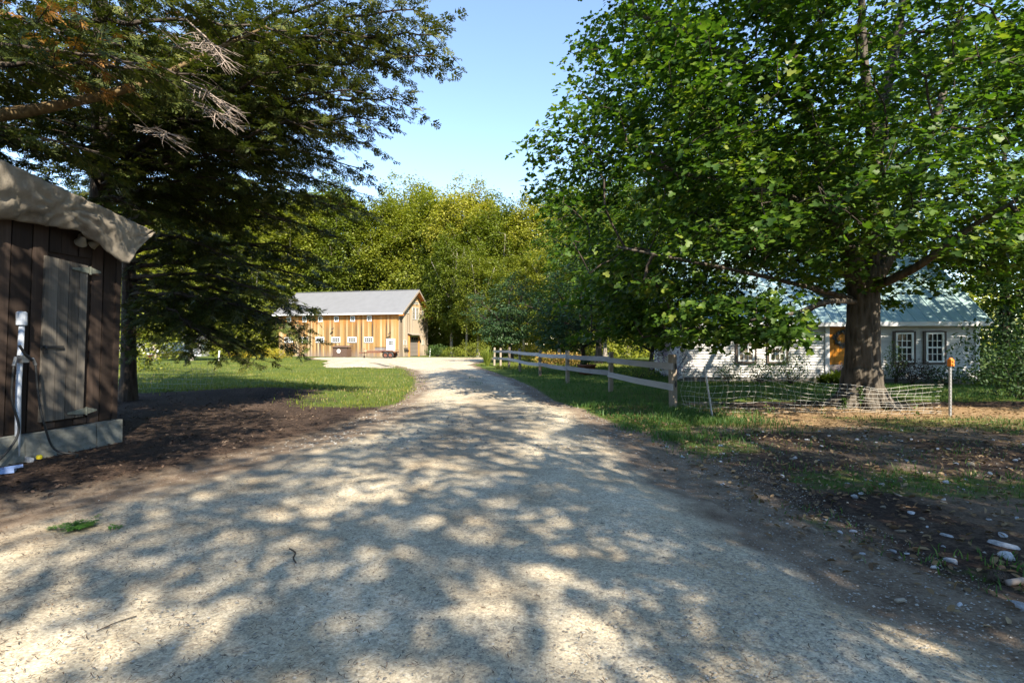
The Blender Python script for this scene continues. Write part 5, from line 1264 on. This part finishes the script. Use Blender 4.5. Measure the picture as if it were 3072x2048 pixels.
pl = empty('planter', (q_.x, q_.y, z0), 0, label='dark terracotta planter on the grass behind the rail fence', cat='planter')
b = MB(); b.lathe([(.001, 0), (.32, 0), (.42, .42), (.46, .44), (.46, .5), (.40, .5), (.38, .42), (.001, .40)], (0, 0, 0), 20); b.build('pot', M['terracotta'], pl, True)
g2 = np.random.default_rng(3); pp_ = g2.normal(0, .18, (160, 3)) + [0, 0, .62]; o = obj('foliage', leaves_mesh('foliage', pp_, g2.normal(0, 1, (160, 3)) + [0, 0, 1], g2.normal(0, 1, (160, 3)), np.full(160, .12), 'oval', M['leaf_dark']), pl); o['kind'] = 'stuff'
# weed stalks on the dry strip
for k, (px_, py_, h_) in enumerate(((2580, 1262, .62), (2533, 1262, .42), (2470, 1258, .28), (2300, 1268, .36), (2320, 1270, .3), (2270, 1272, .25), (2660, 1270, .3), (2235, 1256, .22), (2750, 1258, .25))):
    q_ = G(px_, py_); z0 = gz(q_.x, q_.y); rr_ = random.Random(k)
    wd = empty('weed_stalk', (q_.x, q_.y, z0), 0, label='thin upright weed on the dry strip, %s' % ('tallest, before the trunk', 'leafy, left of the tallest', 'short, left of the trunk', 'bare, before the netting', 'bare, right of another before the netting', 'bare, nearest the stake side', 'short, right of the trunk', 'low, close to the leaning stake', 'low, farthest right')[k], cat='weed', group='weeds on the dry strip')
    b = MB(); b.tube([(0, 0, -.03), (.01, 0, h_ * .5), (.02, .01, h_)], [.005, .004, .002], 5); b.build('stem', M['straw'], wd)
    n = 60 if k < 2 else 16; g2 = np.random.default_rng(k); pz = g2.uniform(.55 if k < 2 else .2, 1.05, n) * h_
    pp_ = np.stack([g2.normal(0, .03, n), g2.normal(0, .03, n), pz], 1)
    o = obj('foliage', leaves_mesh('foliage', pp_, g2.normal(0, .5, (n, 3)) + [0, 0, 1], g2.normal(0, 1, (n, 3)), np.full(n, .055), 'oval', M['leaf_shrub']), wd); o['kind'] = 'stuff'

# ---------------------------------------------------------------- grass
def blades(name, n, area, maskf, h, w, matn, label, seed, bend=.4, pts_=None):
    g = np.random.default_rng(seed)
    if pts_ is None:
        x0, x1, y0, y1 = area; x = g.uniform(x0, x1, n); y = y0 + (y1 - y0) * g.random(n) ** 1.35
    else: x, y = pts_
    k = g.random(len(x)) < maskf(x, y); x, y = x[k], y[k]; n = len(x)
    a = g.uniform(0, 2 * math.pi, n); hh = h * g.uniform(.5, 1.35, n) * (1 + .35 * vnoise(x, y, .8, seed)); ww = w * g.uniform(.7, 1.3, n)
    b = g.uniform(0, 2 * math.pi, n); bd = bend * hh * g.random(n) ** .5
    z0 = dz(x, y) - .006; sx, sy = np.cos(a) * ww, np.sin(a) * ww
    p0 = np.stack([x - sx, y - sy, z0], 1); p1 = np.stack([x + sx, y + sy, z0], 1)
    mx, my = x + np.cos(b) * bd * .35, y + np.sin(b) * bd * .35
    p2 = np.stack([mx + sx * .7, my + sy * .7, z0 + hh * .6], 1); p3 = np.stack([mx - sx * .7, my - sy * .7, z0 + hh * .6], 1)
    p4 = np.stack([x + np.cos(b) * bd, y + np.sin(b) * bd, z0 + hh], 1)
    V = np.stack([p0, p1, p2, p3, p4], 1).reshape(-1, 3); i = (np.arange(n) * 5)[:, None]
    o = obj(name, np_mesh(name, V, [i + np.array([[0, 1, 2, 3]]), i + np.array([[3, 2, 4]])], M[matn]))
    return tag(o, label, 'grass', kind='stuff')
def lookup(arr):
    A_ = arr.reshape(ny, nx)
    def f(x, y):
        i = np.clip(np.searchsorted(gx, x) - 1, 0, nx - 2); j = np.clip(np.searchsorted(gy, y) - 1, 0, ny - 2); return A_[j, i]
    return f
fL, fS, fW = lookup(m_left), lookup(np.maximum(m_strip, m_lawn)), lookup(weedy)
blades('dry_grass', 9000, (-20, -2, 11.3, 40), lambda x, y: fL(x, y) * sstep(-.1, .5, vnoise(x, y, 1.5, 17)), .07, .009, 'straw', 'dry yellowed patches in the left lawn', 8)
blades('grass', 74000, (-26, -2, 11.3, 48), lambda x, y: fL(x, y) * .95, .085, .010, 'grass', 'mown green lawn between hemlock and barn', 1)
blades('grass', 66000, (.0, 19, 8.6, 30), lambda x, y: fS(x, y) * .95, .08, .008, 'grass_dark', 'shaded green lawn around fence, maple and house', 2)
blades('grass', 26000, (-1, 12, 30, 62), lambda x, y: fS(x, y) * .9, .14, .02, 'grass', 'sunlit yellowish grass beyond the rail fence', 3)
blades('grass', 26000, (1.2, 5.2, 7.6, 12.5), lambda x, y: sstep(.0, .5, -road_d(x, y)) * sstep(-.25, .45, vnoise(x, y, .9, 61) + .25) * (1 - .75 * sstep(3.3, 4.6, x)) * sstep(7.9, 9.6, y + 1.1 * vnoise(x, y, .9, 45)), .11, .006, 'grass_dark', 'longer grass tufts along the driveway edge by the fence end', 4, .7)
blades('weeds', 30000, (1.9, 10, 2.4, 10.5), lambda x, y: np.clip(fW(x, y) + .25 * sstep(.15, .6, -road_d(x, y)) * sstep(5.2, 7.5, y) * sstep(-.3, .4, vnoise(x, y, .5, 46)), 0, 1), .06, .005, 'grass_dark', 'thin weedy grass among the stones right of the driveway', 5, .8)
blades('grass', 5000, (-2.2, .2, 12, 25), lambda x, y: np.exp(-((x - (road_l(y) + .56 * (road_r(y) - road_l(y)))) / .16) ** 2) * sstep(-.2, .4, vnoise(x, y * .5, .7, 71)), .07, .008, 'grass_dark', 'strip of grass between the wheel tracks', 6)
blades('dry_grass', 7000, (2.4, 10, 9.0, 12.8), lambda x, y: .35 * sstep(0, .5, vnoise(x, y, .7, 81) + .2), .07, .004, 'straw', 'dry straw on the sunlit strip before the netting', 7, .9)

# ---------------------------------------------------------------- litter, needles, pebbles, stones
def ground_leaves(name, n, f, size, kind, mats, label, seed, area, pw=1.0):
    g = np.random.default_rng(seed); x = g.uniform(area[0], area[1], n); y = area[2] + (area[3] - area[2]) * g.random(n) ** pw
    k = g.random(n) < f(x, y); x, y = x[k], y[k]; n = len(x)
    p_ = np.stack([x, y, dz(x, y) + g.uniform(.008, .03, n)], 1); nr = np.array([[0, 0, 1.]]) + g.normal(0, .35, (n, 3)); tp_ = g.normal(0, 1, (n, 3)); tp_[:, 2] = 0
    o = obj(name, leaves_mesh(name, p_, nr, tp_, size * g.uniform(.5, 1.3, n), kind, mats)); return tag(o, label, 'litter', kind='stuff')
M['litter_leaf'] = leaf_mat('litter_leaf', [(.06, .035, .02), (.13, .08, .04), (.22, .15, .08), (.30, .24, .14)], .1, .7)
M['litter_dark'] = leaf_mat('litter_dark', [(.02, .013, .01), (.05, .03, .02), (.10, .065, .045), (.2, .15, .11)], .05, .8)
M['needle_brown'] = leaf_mat('needle_brown', [(.025, .016, .01), (.07, .04, .022), (.14, .075, .04), (.2, .12, .07)], .05, .8)
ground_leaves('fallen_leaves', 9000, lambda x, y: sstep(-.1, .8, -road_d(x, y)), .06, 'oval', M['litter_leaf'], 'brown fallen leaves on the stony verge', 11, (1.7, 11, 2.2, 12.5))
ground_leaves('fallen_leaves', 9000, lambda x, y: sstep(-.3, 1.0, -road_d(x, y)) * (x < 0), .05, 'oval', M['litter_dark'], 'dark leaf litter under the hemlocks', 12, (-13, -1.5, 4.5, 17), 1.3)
def needles(name, n, f, L_, w, matn, label, seed, area, pw=1.0):
    g = np.random.default_rng(seed); x = g.uniform(area[0], area[1], n); y = area[2] + (area[3] - area[2]) * g.random(n) ** pw
    k = g.random(n) < f(x, y); x, y = x[k], y[k]; n = len(x); a = g.uniform(0, 2 * math.pi, n); l = L_ * g.uniform(.4, 1.3, n); ww = w * g.uniform(.6, 1.4, n)
    d = np.stack([np.cos(a), np.sin(a), np.zeros(n)], 1); s_ = np.stack([-np.sin(a), np.cos(a), np.zeros(n)], 1); c = np.stack([x, y, dz(x, y) + .010 + g.uniform(0, .012, n)], 1)
    bend = s_ * (g.normal(0, .16, n) * l)[:, None]
    V = np.stack([c - d * l[:, None] - s_ * ww[:, None], c - d * l[:, None] + s_ * ww[:, None], c + bend + s_ * ww[:, None], c + bend - s_ * ww[:, None], c + d * l[:, None] + s_ * ww[:, None] * .6, c + d * l[:, None] - s_ * ww[:, None] * .6], 1)
    i = (np.arange(n) * 6)[:, None]
    o = obj(name, np_mesh(name, V.reshape(-1, 3), [i + np.array([[0, 1, 2, 3]]), i + np.array([[3, 2, 4, 5]])], M[matn])); return tag(o, label, 'litter', kind='stuff')
needles('pine_needles', 15000, lambda x, y: .25 + .75 * sstep(.5, -2.5, x), .016, .0016, 'needle_brown', 'short dark needles scattered over the sandy driveway', 21, (-4.5, 2.5, 2.0, 6.5), 1.4)
needles('pine_needles', 16000, lambda x, y: sstep(-1.6, .4, -road_d(x, y)) * (x < 0) * (.35 + .65 * sstep(-.2, .5, vnoise(x, y, .9, 91))), .03, .0022, 'needle_brown', 'drift of brown needles left of the driveway', 22, (-7, -1.2, 2.4, 9), 1.2)

def rock_mesh(name, seed, mat, sub=2):
    import bmesh
    bm = bmesh.new(); bmesh.ops.create_icosphere(bm, subdivisions=sub, radius=1.0); g = random.Random(seed)
    ax = [Vector((g.gauss(0, 1), g.gauss(0, 1), g.gauss(0, 1))).normalized() for _ in range(11)]; cut = [g.uniform(.38, .8) for _ in ax]
    for v in bm.verts:
        for a, c in zip(ax, cut):
            dd = v.co.dot(a)
            if dd > c: v.co -= a * (dd - c) * .9
        v.co *= 1 + g.uniform(-.03, .03)
    me = bpy.data.meshes.new(name); bm.to_mesh(me); bm.free(); me.materials.append(mat)
    me.polygons.foreach_set('use_smooth', np.ones(len(me.polygons), bool)); me.update(); return me
def rock_mat(name, lo, hi):
    m, n, b_, o = new_mat(name); p = tobj(n); f = noise(n, p, 2.5, 8, .7)
    c = ramp(n, math_(n, 'ADD', f, math_(n, 'MULTIPLY', math_(n, 'SUBTRACT', orand(n), .5), .25)), [(.3, lo), (.7, hi)])
    lnk(n, c, b_.inputs['Base Color']); b_.inputs['Roughness'].default_value = .85; bump(n, f, .6, .05, b_); return m
M['rock'] = rock_mat('pale_stone', (.24, .245, .26), (.56, .57, .60)); M['rock_brown'] = rock_mat('brown_stone', (.15, .12, .09), (.32, .28, .22))
RM = [rock_mesh('rock_shape', s, M['rock'] if s % 4 else M['rock_brown']) for s in range(8)]
big = [(2438, 1592, .085, 'pale rounded stone at the edge of the driveway, alone'), (3010, 1632, .15, 'largest blue-grey stone at the right edge'), (3020, 1668, .13, 'flat blue-grey stone just before the largest one'), (2855, 1680, .10, 'two-toned stone right of the green tuft'), (2833, 1510, .075, 'white angular stone behind the green tuft'), (2735, 1538, .07, 'pale stone left of the white angular one'), (3048, 1810, .12, 'long blue-grey stone in the lower right corner'), (2970, 1423, .08, 'pale stone near the right edge, far back'), (2915, 1397, .12, 'dull olive stone lying in the shade far back'), (2880, 1812, .05, 'small white stone in the lower right'), (2560, 1590, .05, 'small grey stone beside the green tuft'), (3005, 1602, .07, 'dark bluish stone behind the largest one'), (2985, 1545, .07, 'flat bluish stone near the right edge'), (2480, 1555, .045, 'small tan stone by the driveway edge'), (2720, 1655, .04, 'small cream stone in the brown litter'), (2590, 1660, .04, 'small white stone in the brown litter, left'), (2600, 1718, .03, 'tiny pale stone at the gravel edge')]
for k, (px_, py_, s, lb) in enumerate(big):
    q_ = G(px_, py_); o = obj('stone', RM[k % 8]); s *= .66; o.location = (q_.x, q_.y, gz(q_.x, q_.y) + s * .04); o.rotation_euler = (random.uniform(-.2, .2), random.uniform(-.2, .2), random.uniform(0, 6)); o.scale = (s * random.uniform(.85, 1.1), s * random.uniform(.6, .8), s * .5)
    tag(o, lb, 'stone', 'stones on the verge')
g_ = random.Random(77); placed = 0
while placed < 160:
    x, y = g_.uniform(2.2, 8.5), g_.uniform(2.4, 9.0)
    if road_d(x, y) > -.15 or x / y > 1.05: continue
    s = .012 + .03 * g_.random() ** 2; o = obj('small_stone', RM[g_.randrange(8)]); o.location = (x, y, gz(x, y) + s * .12); o.rotation_euler = (g_.uniform(-.3, .3), g_.uniform(-.3, .3), g_.uniform(0, 6)); o.scale = (s * 1.2, s * .9, s * .65)
    tag(o, 'small pale stone lying in the leaf litter right of the driveway', 'stone', 'small stones on the verge'); placed += 1
# loose gravel as one mass
def pebbles(name, n, f, s0, s1, label, seed, area, pw, matn):
    g = np.random.default_rng(seed); x = g.uniform(area[0], area[1], n); y = area[2] + (area[3] - area[2]) * g.random(n) ** pw; k = g.random(n) < f(x, y); x, y = x[k], y[k]; n = len(x)
    T = np.array([(1, 0, 0), (.3, .9, 0), (-.8, .55, 0), (-.8, -.5, 0), (.35, -.9, 0), (.1, .1, .75), (-.1, -.1, -.5)]); Fc = np.array([(0, 1, 5), (1, 2, 5), (2, 3, 5), (3, 4, 5), (4, 0, 5)])
    s = s0 + (s1 - s0) * g.random(n) ** 2.5; a = g.uniform(0, 6.28, n); c, sn_ = np.cos(a), np.sin(a); J = 1 + g.normal(0, .15, (n, 7, 3)); TT = T[None] * J
    vx = (TT[..., 0] * c[:, None] - TT[..., 1] * sn_[:, None]) * s[:, None] + x[:, None]; vy = (TT[..., 0] * sn_[:, None] + TT[..., 1] * c[:, None]) * .8 * s[:, None] + y[:, None]; vz = TT[..., 2] * s[:, None] * .8 + (dz(x, y) + .004)[:, None]
    o = obj(name, np_mesh(name, np.stack([vx, vy, vz], -1).reshape(-1, 3), [((np.arange(n) * 7)[:, None, None] + Fc[None]).reshape(-1, 3)], M[matn])); return tag(o, label, 'gravel', kind='stuff')
M['pebble'] = leaf_mat('pebble', [(.08, .07, .06), (.20, .18, .155), (.32, .295, .255), (.52, .50, .46)], 0.0, .8)
pebbles('gravel', 26000, lambda x, y: .25 + .75 * sstep(-1, 1.5, x), .004, .011, 'loose gravel on the near driveway', 31, (-4, 3, 2.0, 7), 1.5, 'pebble')
pebbles('gravel', 9000, lambda x, y: (road_d(x, y) > -.2) * 1.0, .012, .03, 'loose crushed stone on the far driveway', 32, (-4.6, 2, 7, 30), 1.2, 'pebble')
pebbles('gravel', 5000, lambda x, y: sstep(-.4, .5, -road_d(x, y)) * (.2 + .8 * sstep(-.3, .5, vnoise(x, y, .6, 15))), .004, .016, 'pebbles mixed into the litter on the right verge', 33, (1.7, 9.5, 2.2, 9.5), 1.1, 'pebble')

# small things on the ground
def stick(name, pts_, r, label, mat='bark_dark', cat='twig'):
    tag(MB().tube(smooth_path(pts_, 5), r, 6).build(name, M[mat], None, True), label, cat)
def gp(px_, py_, z_=.03): q = G(px_, py_); return (q.x, q.y, float(dz(q.x, q.y)) + z_)
stick('twig', [gp(868, 1682), gp(886, 1690, .02), gp(880, 1705, .015), gp(888, 1718, .012)], .005, 'small bent dark twig lying on the sunlit driveway')
stick('twig', [gp(290, 1932, .01), gp(350, 1905, .012), gp(410, 1885, .012)], .003, 'thin long twig at the lower left of the driveway')
stick('wood_chip', [gp(2688, 1812, .015), gp(2712, 1808, .02)], .012, 'flat grey splinter of wood on the gravel edge', 'bark_grey', 'wood')
stick('wood_chip', [gp(3020, 1752, .02), gp(3072, 1748, .025)], .02, 'pale broken branch at the right edge', 'twig_dead', 'wood')
b = MB(); c = Vector(gp(2995, 1742, .035))
for i in range(60):
    t = i / 60; a = i * 2.4; r_ = .035 * math.sin(math.pi * (t * .85 + .1)); p0 = c + Vector((-.06 + .12 * t, 0, 0)) + Vector((0, math.cos(a), math.sin(a))) * r_; ou = Vector((.5, math.cos(a), math.sin(a))).normalized() * .014; sd3 = Vector((0, -math.sin(a), math.cos(a))) * .008
    b.add([p0 - sd3, p0 + sd3, p0 + ou + sd3 * .7, p0 + ou - sd3 * .7], [(0, 1, 2, 3)])
b.tube([c + Vector((-.06, 0, 0)), c + Vector((0, 0, 0)), c + Vector((.06, 0, 0))], [.012, .026, .006], 8)
tag(b.build('pine_cone', M['bark_dark'], None), 'dark pine cone among the stones at the right edge', 'pine cone')
g2 = np.random.default_rng(9); q_ = Vector(gp(238, 1606)); pp_ = np.array(q_) + g2.normal(0, 1, (26, 3)) * [.09, .05, .008]
sp_ = empty('green_sprig', q_, 0, label='fresh green hemlock sprig lying on the sand', cat='sprig')
obj('foliage', sprays_mesh('foliage', pp_ - np.array(q_), g2.normal(0, 1, (26, 3)) * [1, 1, .1], np.array([[0, 0, 1.]]) + g2.normal(0, .1, (26, 3)), np.full(26, .12), leaf_mat('fresh_sprig', [(.05, .13, .02), (.09, .2, .03)], .2)), sp_)['kind'] = 'stuff'
o = obj('stone', RM[1]); q_ = Vector(gp(86, 1384)); o.location = q_; o.scale = (.09, .07, .07); tag(o, 'mossy pale stone at the foot of the standpipe', 'stone')
b = MB(); q_ = Vector(gp(118, 1382, .03)); b.lathe([(.001, 0), (.03, 0), (.035, .03), (.02, .05), (.001, .05)], q_, 10); M['yellow'] = flat('yellow_plastic', (.65, .5, .02), .5); tag(b.build('yellow_cap', M['yellow'], None), 'small yellow cap on the ground by the shed foundation', 'cap')
b = MB(); q_ = Vector(gp(-8, 1424, .02)); b.box(q_ + Vector((0, 0, .02)), (.30, .14, .05), Matrix.Rotation(R(35), 3, 'Z')); b.tube([q_ + Vector((.08, .0, .05)), q_ + Vector((.2, .1, .06))], .02, 6); M['blue'] = flat('blue_plastic', (.26, .36, .62), .4); tag(b.build('blue_tray', M['blue'], None), 'pale blue plastic tray at the left edge by the shed', 'tray')
